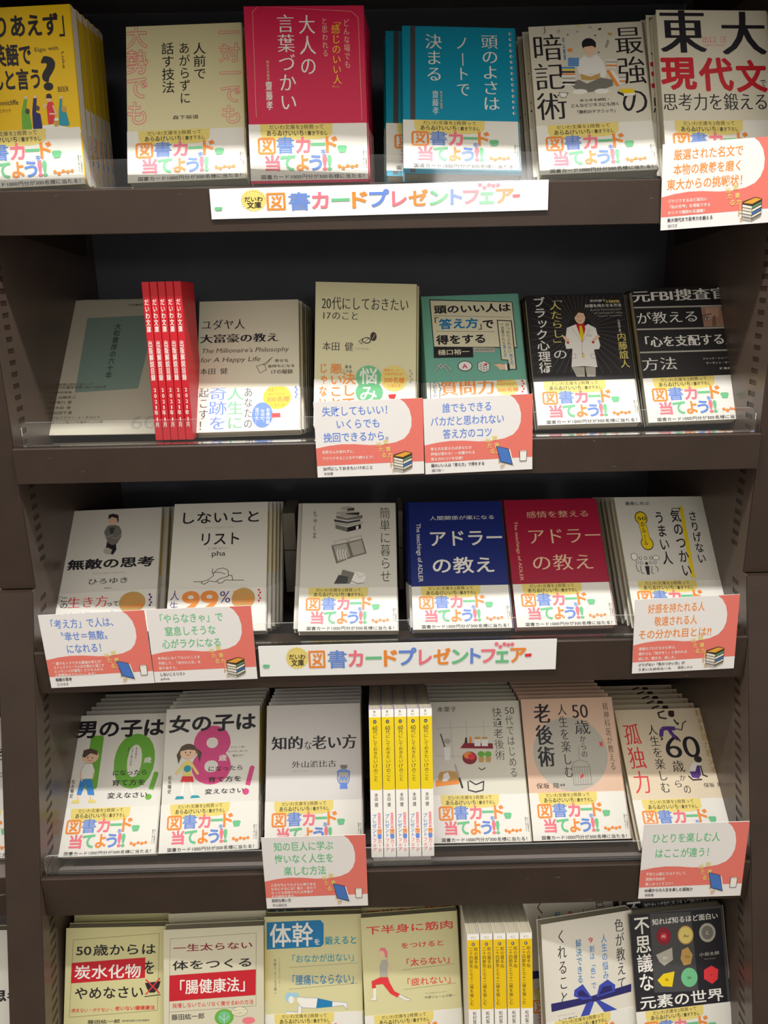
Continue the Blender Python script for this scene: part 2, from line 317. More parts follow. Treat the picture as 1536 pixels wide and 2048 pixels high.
D = {
'A': ('f0c414', [('t','りあえず',37.1,7.4,92.9,24.3,'k','x','h'),
 ('t','」',93.4,9.0,98.3,25.8,'k','n','h'),
 ('t','英語で',34.6,31.1,66.8,47.3,'k','x','h'),
 ('t','んと言う',30.3,51.3,73.9,67.1,'k','x','h'),
 ('t','?',74.7,40.8,87.6,69.3,'k','x','h'),
 ('t','Eigo',70.6,33.8,80.4,37.9,'n','n','h'),
 ('t','with',82.2,33.2,91.3,36.5,'n','n','h'),
 ('t','Luke',93.8,38.2,96.1,51.7,'n','n','r'),
 ('t','BEER',87.7,66.5,97.3,70.6,'n','n','h'),
 ('t','unnicliffe',34.0,75.2,51.9,79.4,'k','n','h'),
 ('t','ニクリフ',34.7,82.6,44.7,85.4,'k','n','h'),
 ('p','w',[(51.9,101.8),(66.5,97.8),(80.7,97.1),(107.0,102.5),(106.8,105.2),(51.9,102.5)]),
 ('p','g',[(53.1,101.2),(54.1,85.7),(57.6,74.1),(60.1,74.5),(57.8,85.9),(60.5,84.7),(61.9,98.2),(61.8,101.6)]),
 ('e',59.0,73.9,1.7,1.3,'s'),
 ('e',59.3,85.3,2.0,2.4,'n'),
 ('p','D',[(62.8,100.3),(63.4,86.2),(65.7,74.2),(68.5,74.4),(66.8,86.4),(70.3,87.9),(71.2,98.7),(70.7,100.7)]),
 ('e',67.2,73.8,1.5,1.2,'s'),
 ('e',68.5,83.1,1.7,2.1,'n'),
 ('p','R',[(76.5,96.9),(76.6,81.5),(78.3,78.2),(82.5,78.8),(83.8,87.2),(81.0,96.5)]),
 ('e',79.1,75.6,2.5,2.9,'s'),
 ('p','h',[(76.6,75.4),(77.5,72.1),(80.4,71.5),(81.9,73.7),(81.6,75.8)]),
 ('l','s',1.4,[(76.6,80.8),(73.9,83.4),(74.7,80.0)]),
 ('l','s',1.4,[(82.2,81.8),(84.3,88.6),(78.7,88.3)]),
 ('p','t',[(86.0,98.1),(86.7,87.4),(88.7,75.6),(90.7,75.7),(89.7,86.2),(93.2,87.7),(95.3,97.9),(93.2,99.1)]),
 ('e',89.9,75.2,1.7,1.2,'s'),
 ('e',91.5,84.9,2.1,2.7,'i'),
 ('p','i',[(82.2,93.2),(85.6,93.3),(84.7,99.1),(81.9,99.0)]),
 ('p','w',[(82.3,92.2),(86.0,92.2),(85.8,94.3),(82.1,94.1)])]),
'B': ('e4dcae', [('t','人前で',60.8,19.3,71.1,53.7,'k','n','v'),
 ('t','あがらずに',47.8,18.4,56.7,76.3,'k','n','v'),
 ('t','話す技法',32.2,18.1,42.5,65.6,'k','n','v'),
 ('t','森下裕道',40.9,86.8,63.5,90.4,'k','n','h'),
 ('t','大勢でも',0.4,1.1,18.0,95.1,'P','o','v'),
 ('t','一対一でも',84.8,2.4,101.6,97.3,'P','o','v')]),
'C': ('d4204e', [('t','どんな場でも',86.5,11.7,91.4,52.3,'s','m','v'),
 ('t','「',76.0,11.0,83.5,15.2,'y','n','v'),
 ('t','感じのいい人',76.1,16.3,83.0,65.4,'y','m','v'),
 ('t','」',75.3,66.5,83.2,69.6,'y','n','v'),
 ('t','と思われる',67.6,10.4,72.1,42.5,'s','m','v'),
 ('t','大人の',47.9,9.2,61.0,58.2,'w','m','v'),
 ('t','言葉づかい',28.9,8.5,42.5,87.7,'w','m','v'),
 ('t','明治大学教授',17.8,45.1,19.9,61.5,'s','n','v'),
 ('t','齋藤孝',16.5,63.0,21.7,86.4,'w','b','v'),
 ('l','s',0.27,[(6.9,92.0),(7.6,4.6),(12.5,-0.8),(94.0,4.9),(99.7,10.2),(100.0,96.1)])]),
'D': ('0f93b4', [('p','d',[(7.5,-1.9),(12.3,-2.0),(10.3,146.6),(5.7,146.7)]),
 ('t','頭のよさは',73.6,8.9,87.6,85.4,'w','m','v'),
 ('t','ノートで',49.5,10.8,60.7,71.8,'w','m','v'),
 ('t','決まる',21.8,9.7,35.8,57.1,'w','m','v'),
 ('t','齋藤孝',26.9,66.5,32.1,90.0,'w','m','v'),
 ('t','明治大学教授',33.8,66.4,35.8,84.0,'s','n','v'),
 ('e',99.9,6.0,1.3,1.5,'w'),
 ('e',100.0,11.9,1.3,1.5,'w'),
 ('e',100.0,17.8,1.3,1.5,'w'),
 ('e',100.1,23.7,1.3,1.5,'w'),
 ('e',100.2,29.5,1.3,1.4,'w'),
 ('e',100.2,35.3,1.3,1.4,'w'),
 ('e',100.3,41.2,1.3,1.4,'w'),
 ('e',100.4,47.0,1.3,1.4,'w'),
 ('e',100.4,52.8,1.3,1.4,'w'),
 ('e',100.5,58.5,1.3,1.4,'w'),
 ('e',100.6,64.3,1.3,1.4,'w'),
 ('e',100.6,70.0,1.3,1.4,'w'),
 ('e',100.7,75.7,1.3,1.4,'w'),
 ('e',100.7,81.4,1.3,1.4,'w'),
 ('e',100.8,87.1,1.3,1.4,'w'),
 ('e',100.3,6.0,0.6,0.9,'D'),
 ('e',100.4,11.9,0.6,0.9,'D'),
 ('e',100.5,17.8,0.6,0.8,'D'),
 ('e',100.5,23.6,0.6,0.8,'D'),
 ('e',100.6,29.5,0.6,0.8,'D'),
 ('e',100.7,35.3,0.6,0.8,'D'),
 ('e',100.7,41.2,0.6,0.8,'D'),
 ('e',100.8,47.0,0.6,0.8,'D'),
 ('e',100.9,52.8,0.6,0.8,'D'),
 ('e',100.9,58.5,0.6,0.8,'D'),
 ('e',101.0,64.3,0.6,0.8,'D'),
 ('e',101.0,70.0,0.6,0.8,'D'),
 ('e',101.1,75.7,0.6,0.8,'D'),
 ('e',101.2,81.4,0.6,0.8,'D'),
 ('e',101.2,87.1,0.6,0.8,'D')]),
'E': ('dcd6c4', [('t','最強の',79.2,7.5,102.4,95.1,'k','m','v'),
 ('t','暗記術',3.4,11.5,28.1,96.0,'k','m','v'),
 ('t','本山勝寛',30.1,12.9,32.1,36.1,'u','b','v'),
 ('p','w',[(41.5,45.9),(43.7,36.8),(48.6,32.5),(54.7,35.4),(60.5,31.6),(65.3,38.1),(67.7,47.4),(66.6,54.5),(62.8,56.3),(61.6,50.1),(47.9,51.4),(43.4,51.1)]),
 ('e',54.1,21.0,6.5,6.4,'k'),
 ('e',54.1,26.1,5.0,6.4,'s'),
 ('p','k',[(48.4,23.7),(49.9,16.6),(55.5,15.3),(60.6,19.3),(60.4,24.4),(56.7,22.7),(52.1,23.1)]),
 ('p','w',[(48.7,31.0),(52.8,36.3),(58.6,31.5),(58.1,37.7),(48.2,37.1)]),
 ('p','G',[(33.6,59.8),(42.1,56.2),(48.9,60.6),(62.0,55.2),(72.6,57.9),(72.5,63.9),(60.0,68.3),(50.0,69.3),(37.7,65.1)]),
 ('e',41.9,68.3,6.7,2.6,'w'),
 ('e',61.7,68.9,6.7,2.6,'w'),
 ('p','i',[(43.9,50.2),(52.7,53.7),(61.5,50.6),(61.2,56.2),(52.8,57.3),(44.3,56.3)]),
 ('p','w',[(45.3,49.4),(52.5,52.2),(60.7,49.7),(61.3,50.9),(52.7,53.7),(44.3,50.6)]),
 ('p','b',[(33.9,33.7),(43.9,34.3),(43.8,35.6),(33.8,35.1)]),
 ('p','b',[(33.8,35.5),(43.7,36.0),(43.6,37.4),(33.7,36.8)]),
 ('p','b',[(33.6,37.2),(43.6,37.8),(43.5,39.1),(33.5,38.5)]),
 ('p','b',[(33.5,38.9),(43.4,39.5),(43.3,40.8),(33.4,40.3)]),
 ('p','b',[(33.4,40.7),(43.3,41.2),(43.2,42.6),(33.3,42.0)]),
 ('p','b',[(27.3,42.6),(39.5,43.3),(39.4,44.8),(27.2,44.1)]),
 ('p','y',[(28.2,44.8),(39.3,45.4),(39.2,46.9),(28.1,46.3)]),
 ('p','k',[(27.0,46.9),(39.1,47.5),(39.0,49.1),(26.8,48.4)]),
 ('p','o',[(27.9,49.1),(39.0,49.7),(38.8,51.2),(27.8,50.6)]),
 ('p','w',[(26.6,51.1),(38.8,51.8),(38.7,53.3),(26.5,52.7)]),
 ('p','z',[(27.5,53.3),(38.6,53.9),(38.5,55.5),(27.4,54.8)]),
 ('p','w',[(26.3,55.4),(38.4,56.1),(38.3,57.6),(26.2,56.9)]),
 ('p','k',[(27.2,57.6),(38.3,58.2),(38.2,59.7),(27.1,59.1)]),
 ('p','w',[(26.0,59.6),(38.1,60.3),(38.0,61.8),(25.8,61.2)]),
 ('p','w',[(68.6,37.2),(77.2,37.7),(77.0,39.1),(68.5,38.6)]),
 ('p','z',[(68.4,39.1),(78.8,39.6),(78.7,41.1),(68.3,40.5)]),
 ('p','w',[(68.3,40.9),(76.8,41.4),(76.7,42.8),(68.1,42.3)]),
 ('p','o',[(68.1,42.7),(78.5,43.3),(78.3,44.7),(68.0,44.2)]),
 ('p','w',[(67.9,44.6),(76.5,45.0),(76.4,46.5),(67.8,46.0)]),
 ('p','o',[(67.6,48.4),(70.7,48.6),(78.4,64.3),(75.6,65.1)]),
 ('p','w',[(70.7,48.6),(74.3,49.3),(79.3,59.2),(78.4,64.3)]),
 ('p','y',[(77.1,67.7),(89.7,67.9),(92.0,72.1),(81.2,72.5)]),
 ('p','w',[(81.2,72.5),(92.0,72.1),(91.3,74.6),(81.4,75.0)]),
 ('p','k',[(76.1,69.7),(81.2,72.5),(81.4,75.0),(75.9,71.7)]),
 ('p','z',[(78.7,55.2),(84.6,55.5),(84.4,56.9),(78.6,56.6)]),
 ('p','w',[(78.6,57.2),(84.4,57.5),(84.3,58.9),(78.4,58.6)]),
 ('p','o',[(78.4,59.2),(84.2,59.5),(84.1,60.9),(78.2,60.6)]),
 ('p','w',[(78.2,61.2),(84.0,61.5),(83.9,62.9),(78.1,62.6)]),
 ('t','あらゆる試験・',41.2,75.9,69.1,78.4,'k','n','h'),
 ('t','どんなビジネスにも効く',32.7,80.4,76.7,83.8,'k','n','h'),
 ('t','「勝利のテクニック」',35.8,87.0,74.3,90.3,'k','n','h'),
 ('p','q',[(44.5,-0.4),(47.8,-1.7),(48.9,1.4),(46.0,3.4)]),
 ('p','z',[(43.4,6.9),(46.2,6.8),(45.6,8.5),(43.5,8.4)]),
 ('p','z',[(55.2,2.8),(58.0,2.5),(58.0,5.1),(55.5,4.9)]),
 ('p','k',[(63.8,5.9),(66.4,4.8),(66.7,6.9),(64.4,7.2)]),
 ('p','i',[(72.4,10.1),(76.4,11.3),(75.3,13.4),(72.6,12.2)]),
 ('p','o',[(34.2,24.5),(38.7,24.7),(38.0,27.8),(34.4,27.3)]),
 ('l','k',0.36,[(68.8,24.9),(71.7,17.8),(72.5,19.4),(69.9,25.5)]),
 ('p','z',[(25.6,6.9),(28.1,3.4),(29.2,7.1),(27.3,8.2)]),
 ('e',26.4,71.0,3.8,2.8,'w'),
 ('l','k',0.45,[(23.0,68.3),(31.1,69.2),(28.5,73.6),(24.4,73.4),(23.0,68.8)]),
 ('l','k',0.55,[(13.6,7.8),(15.1,6.3),(14.6,1.1)]),
 ('p','k',[(34.5,10.0),(36.3,9.6),(35.7,11.4)]),
 ('e',60.6,12.5,0.7,0.8,'k'),
 ('e',62.4,29.9,0.6,0.7,'k')]),
'F': ('dcd6c2', [('t','東',2.5,-2.5,44.9,39.7,'k','M','h'),
 ('t','大',60.2,0.3,101.5,41.2,'k','M','h'),
 ('t','出口 汪',41.5,24.0,64.2,29.8,'P','m','h'),
 ('t','Deguchi Hiroshi',42.2,31.2,62.7,32.7,'P','n','h'),
 ('t','現',0.2,43.1,33.7,72.8,'r','x','h'),
 ('t','代',35.8,43.0,68.4,73.9,'r','x','h'),
 ('t','文',70.5,45.1,100.1,75.1,'r','x','h'),
 ('t','で',93.4,63.6,98.5,69.6,'k','n','h'),
 ('t','思考力を鍛える',1.1,76.2,98.8,91.1,'k','m','h')]),
'I': ('e6e0c8', [('t','ユダヤ人',3.2,22.1,47.8,33.5,'k','m','h'),
 ('t','大富豪の教え',2.4,39.3,83.2,48.7,'k','M','h'),
 ('t',"The Millionaire's Philosophy",3.3,54.9,93.7,61.9,'n','i','h'),
 ('t','for A Happy Life',2.4,65.4,64.1,72.4,'n','i','h'),
 ('t','本田 健',2.7,77.7,30.7,84.3,'k','m','h'),
 ('t','幸せな',79.5,69.1,93.6,72.7,'n','b','h'),
 ('t','金持ちになる',72.3,75.3,100.0,78.5,'n','b','h'),
 ('t','17の秘訣',75.2,80.9,97.8,85.8,'n','b','h'),
 ('l','n',0.49,[(60.5,76.5),(68.4,74.0),(70.9,80.9),(64.2,84.1),(60.5,76.5)]),
 ('l','n',0.49,[(67.2,75.4),(77.0,66.8),(69.7,75.4)])]),
'I2': ('f0eee8', [('t','あなたの',48.3,101.2,56.3,145.2,'d','m','v'),
 ('t','人生に',31.6,100.8,46.6,146.1,'E','m','v'),
 ('t','奇跡を',13.2,99.6,29.7,146.2,'B','m','v'),
 ('t','起こす！',2.5,99.8,11.6,146.4,'d','m','v'),
 ('e',81.8,111.5,14.3,13.3,'y'),
 ('t','図書カード',72.1,102.3,88.5,105.4,'o','b','h'),
 ('t','1000円分が',70.7,106.8,89.7,109.8,'o','b','h'),
 ('t','300名様',71.5,111.2,93.9,116.8,'o','x','h'),
 ('t','に当たる！',75.1,118.4,92.6,121.8,'o','b','h'),
 ('e',66.7,130.7,10.6,13.7,'B'),
 ('t','お金の話',70.7,123.7,74.3,140.7,'w','b','v'),
 ('t','なのに、',65.2,124.9,68.8,139.9,'w','b','v'),
 ('t','泣けた…',59.6,123.4,63.1,141.0,'w','b','v'),
 ('p','R',[(76.0,129.3),(84.7,129.1),(85.1,133.9),(76.3,134.1)]),
 ('e',100.9,101.4,1.1,1.2,'B'),
 ('e',102.1,104.1,1.1,1.2,'B'),
 ('e',100.8,106.7,1.1,1.2,'B'),
 ('e',102.0,109.4,1.1,1.2,'B'),
 ('e',100.8,112.0,1.1,1.2,'B')]),
'J': ('e2dcb2', [('t','20代にしておきたい',7.0,15.5,96.2,28.3,'k','m','h'),
 ('t','17のこと',7.2,30.4,44.8,38.7,'k','m','h'),
 ('t','本田 健',8.2,61.8,39.2,70.5,'k','m','h'),
 ('t','Ken Honda',41.9,66.3,55.5,69.0,'z','i','h'),
 ('e',60.3,55.1,3.3,4.6,'h'),
 ('l','s',0.44,[(59.3,57.4),(61.9,52.9)]),
 ('e',53.3,59.2,4.6,3.3,'h'),
 ('e',53.1,59.2,3.6,2.3,'c'),
 ('l','h',0.55,[(51.1,60.9),(55.4,57.4)]),
 ('l','h',0.54,[(45.1,60.4),(48.9,57.6),(48.4,63.1),(45.7,61.0)])]),
'J2': ('eeebe2', [('t','じゃない',5.3,83.8,12.8,129.7,'o','b','v'),
 ('t','悪いこと',16.6,84.0,28.0,129.5,'o','b','v'),
 ('t','ある',31.3,84.9,38.3,88.4,'k','n','h'),
 ('t','ことは、',29.1,89.4,41.6,92.4,'k','n','h'),
 ('t','決して',29.1,94.2,41.7,129.3,'o','b','v'),
 ('e',55.9,97.1,13.3,12.1,'E'),
 ('e',56.6,112.4,14.1,11.5,'E'),
 ('t','悩み',47.4,89.4,63.9,122.3,'w','b','v'),
 ('e',82.1,97.7,13.7,13.2,'q'),
 ('t','図書カード',71.6,88.2,87.4,90.9,'o','b','h'),
 ('t','1000円分が',70.9,91.8,90.8,94.7,'o','b','h'),
 ('t','300名様',71.7,96.8,92.4,102.4,'o','x','h'),
 ('t','に当たる！',75.6,103.5,92.0,106.8,'o','b','h'),
 ('p','R',[(76.2,114.3),(84.4,113.6),(82.8,118.5),(77.3,118.1)]),
 ('e',98.7,89.6,1.1,1.1,'z'),
 ('e',100.3,92.4,1.1,1.1,'z'),
 ('e',98.8,95.3,1.1,1.1,'z'),
 ('e',100.3,98.2,1.1,1.1,'z'),
 ('e',98.8,101.1,1.1,1.1,'z')]),
'K': ('74b4a0', [('p','k',[(8.5,3.7),(97.7,9.7),(98.3,64.3),(9.8,59.9)]),
 ('p','c',[(9.5,5.0),(96.9,10.4),(97.5,63.1),(10.7,59.3)]),
 ('t','頭のいい人は',13.7,11.8,94.4,21.0,'k','x','h'),
 ('t','「',13.0,25.4,17.3,31.9,'k','n','h'),
 ('t','答え方',18.1,28.2,58.4,39.3,'u','x','h'),
 ('t','」',58.6,34.9,62.4,41.4,'k','n','h'),
 ('t','で',63.7,30.6,75.5,40.4,'k','x','h'),
 ('t','得をする',14.1,47.1,65.6,57.1,'k','x','h'),
 ('l','G',0.43,[(12.8,23.4),(93.4,27.9)]),
 ('l','G',0.43,[(13.3,41.5),(75.9,44.4)]),
 ('p','k',[(79.2,30.5),(95.2,32.0),(95.6,88.9),(87.1,88.6),(86.5,78.0),(80.1,77.4)]),
 ('p','c',[(80.2,31.7),(94.1,33.0),(94.4,88.0),(88.3,87.8),(87.3,77.2),(80.9,76.6)]),
 ('t','がっかりされない',88.0,35.3,91.9,69.9,'k','n','v'),
 ('t','答え方、',89.2,71.1,92.6,87.0,'u','b','v'),
 ('t','一目置かれる',83.0,34.5,85.8,60.3,'k','n','v'),
 ('t','答え方',83.3,60.9,86.2,74.4,'u','b','v'),
 ('p','k',[(9.8,59.9),(51.2,61.8),(51.0,73.2),(9.4,72.5)]),
 ('t','樋口裕一',14.5,63.6,46.9,69.5,'c','b','h'),
 ('p','z',[(51.5,61.8),(74.2,63.1),(74.2,68.5),(51.5,67.3)]),
 ('t','YUICHI HIGUCHI',52.9,64.0,72.6,65.8,'k','n','h'),
 ('l','k',1.26,[(9.5,88.0),(15.8,79.5),(19.8,83.1),(23.7,88.5)]),
 ('l','w',0.63,[(9.5,88.0),(15.8,79.5),(19.8,83.1),(23.7,88.5)]),
 ('l','k',1.27,[(12.1,79.9),(16.6,84.8),(21.1,79.7),(27.5,87.5)]),
 ('l','w',0.63,[(12.1,79.9),(16.6,84.8),(21.1,79.7),(27.5,87.5)]),
 ('e',41.5,82.8,7.6,6.0,'k'),
 ('e',41.5,82.8,6.9,5.2,'w'),
 ('t','A',38.3,80.6,44.2,85.6,'p','x','h'),
 ('p','w',[(55.0,79.8),(61.5,77.7),(67.6,81.4),(66.5,88.4),(61.0,91.1),(55.0,87.4)]),
 ('l','k',0.42,[(55.0,79.8),(61.1,82.9),(67.6,81.4)]),
 ('l','k',0.42,[(61.1,82.9),(61.0,91.1)]),
 ('l','k',0.32,[(55.0,82.1),(61.1,85.5),(67.2,84.0)]),
 ('l','k',0.32,[(55.1,84.7),(61.1,88.2),(66.9,86.3)]),
 ('l','k',0.32,[(58.3,78.7),(63.8,82.2),(63.8,90.0)]),
 ('l','k',0.32,[(58.1,81.3),(58.0,89.0)]),
 ('p','r',[(61.8,81.2),(64.5,80.4),(64.5,82.7),(61.9,83.5)]),
 ('l','k',0.42,[(55.0,79.8),(61.5,77.7),(67.6,81.4),(66.5,88.4),(61.0,91.1),(55.0,87.4),(55.0,79.8)]),
 ('p','s',[(71.8,82.2),(77.2,81.2),(84.5,82.6),(84.6,87.9),(77.6,88.6),(74.8,84.6),(71.7,83.0)]),
 ('l','k',0.32,[(71.8,82.2),(77.2,81.2),(84.5,82.6)]),
 ('p','w',[(83.4,82.2),(86.1,82.1),(86.0,89.1),(83.4,89.0)]),
 ('p','k',[(85.6,81.9),(88.2,82.0),(88.1,89.8),(85.8,89.7)])]),
'K2': ('eeebe2', [('t','大切なのは',6.4,98.9,9.9,121.8,'k','n','v'),
 ('l','k',0.63,[(3.5,118.2),(4.1,99.9),(9.0,97.2),(12.9,101.4),(13.7,106.0),(15.1,107.8),(13.5,109.4),(12.9,118.5)]),
 ('t','質問力',15.2,98.4,69.8,115.2,'o','M','h'),
 ('e',83.4,107.5,11.5,10.3,'q'),
 ('t','図書カード',73.4,99.6,88.2,102.3,'o','b','h'),
 ('t','1000円分が',73.1,103.7,92.1,105.9,'o','b','h'),
 ('t','300名様',73.6,109.1,94.7,113.4,'o','x','h'),
 ('e',100.0,101.8,1.1,1.1,'R'),
 ('e',101.2,104.8,1.0,1.1,'R'),
 ('e',99.5,107.7,1.0,1.1,'R'),
 ('e',100.7,110.8,1.0,1.1,'R'),
 ('e',99.0,113.7,1.0,1.1,'R')]),
'L': ('2a282a', [('l','G',0.25,[(67.4,43.4),(100.7,47.2)]),
 ('l','G',0.25,[(66.8,45.6),(99.8,54.9)]),
 ('l','G',0.25,[(66.1,47.6),(98.8,63.1)]),
 ('l','G',0.25,[(65.1,49.6),(97.7,72.2)]),
 ('l','G',0.25,[(63.8,51.4),(96.4,82.7)]),
 ('l','G',0.25,[(62.4,53.0),(92.8,92.9)]),
 ('l','G',0.25,[(60.8,54.3),(81.7,92.5)]),
 ('l','G',0.25,[(59.0,55.5),(72.8,92.2)]),
 ('l','G',0.25,[(57.2,56.3),(65.2,91.9)]),
 ('l','G',0.25,[(55.2,56.9),(58.3,91.7)]),
 ('l','G',0.25,[(53.3,57.1),(51.9,91.5)]),
 ('l','G',0.25,[(51.4,57.0),(45.6,91.3)]),
 ('l','G',0.25,[(49.5,56.7),(39.2,91.0)]),
 ('l','G',0.25,[(47.7,56.0),(32.4,90.8)]),
 ('l','G',0.25,[(46.0,55.0),(24.8,90.5)]),
 ('l','G',0.25,[(44.5,53.8),(15.9,90.2)]),
 ('l','G',0.25,[(43.2,52.3),(4.9,89.9)]),
 ('l','G',0.25,[(42.1,50.7),(-0.4,82.3)]),
 ('l','G',0.25,[(41.2,48.8),(0.6,71.0)]),
 ('l','G',0.25,[(40.6,46.8),(1.4,61.3)]),
 ('l','G',0.25,[(40.3,44.7),(2.2,52.6)]),
 ('l','G',0.25,[(40.2,42.5),(2.9,44.3)]),
 ('l','G',0.25,[(40.4,40.3),(3.6,36.1)]),
 ('l','G',0.25,[(40.9,38.1),(4.3,27.7)]),
 ('l','G',0.25,[(41.7,36.1),(5.1,18.7)]),
 ('l','G',0.25,[(42.7,34.1),(6.0,8.7)]),
 ('l','G',0.25,[(43.9,32.3),(11.0,0.7)]),
 ('l','G',0.25,[(45.4,30.6),(22.8,1.1)]),
 ('l','G',0.25,[(47.0,29.2),(31.7,1.4)]),
 ('l','G',0.25,[(48.7,28.1),(38.8,1.6)]),
 ('l','G',0.25,[(50.6,27.2),(44.9,1.8)]),
 ('l','G',0.25,[(52.5,26.7),(50.4,2.0)]),
 ('l','G',0.25,[(54.5,26.4),(55.5,2.2)]),
 ('l','G',0.25,[(56.5,26.5),(60.5,2.4)]),
 ('l','G',0.25,[(58.4,26.9),(65.6,2.6)]),
 ('l','G',0.25,[(60.2,27.6),(71.1,2.8)]),
 ('l','G',0.25,[(61.9,28.5),(77.1,3.0)]),
 ('l','G',0.25,[(63.4,29.8),(84.2,3.2)]),
 ('l','G',0.25,[(64.7,31.3),(93.0,3.5)]),
 ('l','G',0.25,[(65.8,33.0),(104.8,3.9)]),
 ('l','G',0.25,[(66.6,34.9),(104.7,14.0)]),
 ('l','G',0.25,[(67.2,36.9),(103.6,23.4)]),
 ('l','G',0.25,[(67.6,39.0),(102.6,31.8)]),
 ('l','G',0.25,[(67.6,41.2),(101.6,39.6)]),
 ('t','「',24.2,4.4,37.1,8.8,'w','n','v'),
 ('t','人たらし」',24.7,9.4,36.0,62.4,'q','m','v'),
 ('t','の',23.9,65.7,36.5,74.8,'w','m','h'),
 ('t','ブラック心理術',7.7,4.0,19.3,90.9,'w','b','v'),
 ('t','初対面で',68.0,7.6,84.5,10.1,'w','b','h'),
 ('t','100%',85.3,8.6,99.6,11.8,'q','M','h'),
 ('t','好感を持たせる方法',62.2,13.0,100.4,16.6,'w','b','h'),
 ('t','BLACK PSYCHOLOGY',67.2,18.7,100.3,20.8,'z','m','h'),
 ('t','OF MAGNETIC MEN',70.5,22.7,100.0,24.7,'z','m','h'),
 ('t','Naitoh Yoshihito',74.7,26.4,100.1,27.9,'z','n','h'),
 ('t','心理学者',94.3,31.4,96.6,46.4,'w','n','v'),
 ('t','内藤誼人',91.9,48.4,100.6,87.8,'q','n','v'),
 ('p','z',[(40.4,84.8),(44.7,95.9),(53.1,96.2),(53.8,85.3)]),
 ('p','z',[(54.7,85.3),(55.3,96.3),(64.1,96.5),(65.4,85.7)]),
 ('p','w',[(40.4,84.8),(43.5,63.9),(37.1,64.2),(36.3,58.6),(40.0,39.8),(50.9,35.6),(56.8,39.9),(62.7,36.0),(70.4,40.9),(72.9,60.9),(71.3,65.4),(65.9,65.7),(67.2,85.8),(53.0,84.3)]),
 ('l','G',0.27,[(45.4,40.0),(54.1,57.2),(52.6,75.3)]),
 ('l','G',0.27,[(63.9,42.2),(54.6,57.2)]),
 ('p','r',[(50.0,35.5),(59.1,35.3),(59.3,42.0),(54.5,57.7),(51.9,43.8)]),
 ('p','y',[(53.4,37.7),(56.1,37.8),(57.2,49.1),(54.4,56.2),(52.9,50.0)]),
 ('e',55.0,27.4,5.7,8.5,'s'),
 ('p','h',[(48.4,29.3),(48.3,21.0),(54.7,17.0),(61.7,20.4),(61.1,29.7),(59.5,23.4),(54.1,22.2)]),
 ('l','k',0.27,[(52.3,26.8),(54.1,27.2)]),
 ('l','k',0.27,[(56.8,27.0),(58.7,26.7)]),
 ('l','k',0.27,[(52.6,32.0),(56.3,31.8)]),
 ('p','s',[(33.3,47.8),(36.8,49.4),(41.8,53.7),(39.6,57.2),(37.5,55.6)]),
 ('p','s',[(71.8,48.6),(65.3,54.5),(66.8,57.1),(69.8,54.2),(73.8,51.2)]),
 ('p','r',[(38.4,55.6),(41.1,56.2),(39.9,58.7),(38.2,57.6)]),
 ('p','r',[(65.2,55.5),(67.7,57.1),(66.1,59.1),(64.4,58.0)]),
 ('l','G',0.27,[(41.9,70.4),(46.4,70.5),(45.9,75.0),(41.4,74.9),(41.9,70.4)]),
 ('l','G',0.27,[(61.7,71.1),(67.0,71.3),(67.0,75.8),(62.5,75.6),(61.7,71.1)]),
 ('l','G',0.27,[(60.9,48.8),(65.0,48.9),(64.8,50.4),(60.7,50.3),(60.9,48.8)]),
 ('e',53.5,69.8,0.7,0.8,'G'),
 ('p','y',[(53.1,71.3),(55.4,70.9),(54.3,76.3),(53.4,74.3)])]),
'M': ('2a2829', [('t','元FBI捜査官',1.0,2.7,101.4,15.2,'w','M','h'),
 ('l','z',1.75,[(-1.2,21.2),(103.4,23.3)]),
 ('t','が教える',1.9,27.6,66.5,40.1,'w','m','h'),
 ('l','z',1.73,[(-1.2,45.9),(104.9,48.1)]),
 ('p','a8816c',[(71.2,23.6),(104.1,24.5),(104.0,47.1),(71.3,45.9)]),
 ('p','c09a84',[(75.5,24.4),(90.9,24.4),(88.1,35.7),(75.8,37.5)]),
 ('p','7c5c4e',[(71.7,35.6),(78.4,34.7),(78.4,38.3),(72.3,39.2)]),
 ('p','7c5c4e',[(93.8,34.2),(101.6,33.9),(101.8,39.3),(94.1,39.6)]),
 ('e',75.8,37.3,2.4,0.9,'w'),
 ('e',75.8,37.3,0.9,0.9,'k'),
 ('e',98.4,36.8,2.8,1.1,'w'),
 ('e',98.4,36.8,1.0,1.1,'k'),
 ('p','7c5c4e',[(71.0,32.6),(81.1,31.2),(81.5,32.4),(71.3,34.4)]),
 ('p','7c5c4e',[(91.7,26.3),(103.5,28.1),(103.2,30.4),(92.4,29.4)]),
 ('p','80604f',[(81.6,35.4),(85.2,33.2),(84.5,45.6),(80.1,45.8)]),
 ('t','「心を支配する」',0.2,54.8,103.5,66.4,'w','M','h'),
 ('l','z',1.72,[(-1.1,71.7),(104.9,73.2)]),
 ('t','方法',1.5,78.6,36.6,92.0,'w','m','h'),
 ('t','ジャック・シェーファー／',65.0,80.4,102.6,82.5,'w','n','h'),
 ('t','マーヴィン・カーリンズ',67.5,85.3,102.9,87.6,'w','n','h'),
 ('t','訳',80.9,91.5,83.6,93.9,'w','n','h'),
 ('t','栗木さつき',85.2,91.7,103.5,94.1,'w','n','h')]),
'N': ('dcd8cf', [('t','無敵の思考',7.3,61.6,98.7,72.7,'k','x','h'),
 ('t','INVINCIBLE THINKING',34.5,77.5,69.3,79.5,'z','m','h'),
 ('t','ひろゆき',30.2,84.6,73.1,91.2,'k','n','h'),
 ('t','［西村博之］',46.7,95.6,56.8,96.9,'k','n','h'),
 ('e',49.8,51.7,6.3,4.8,'z'),
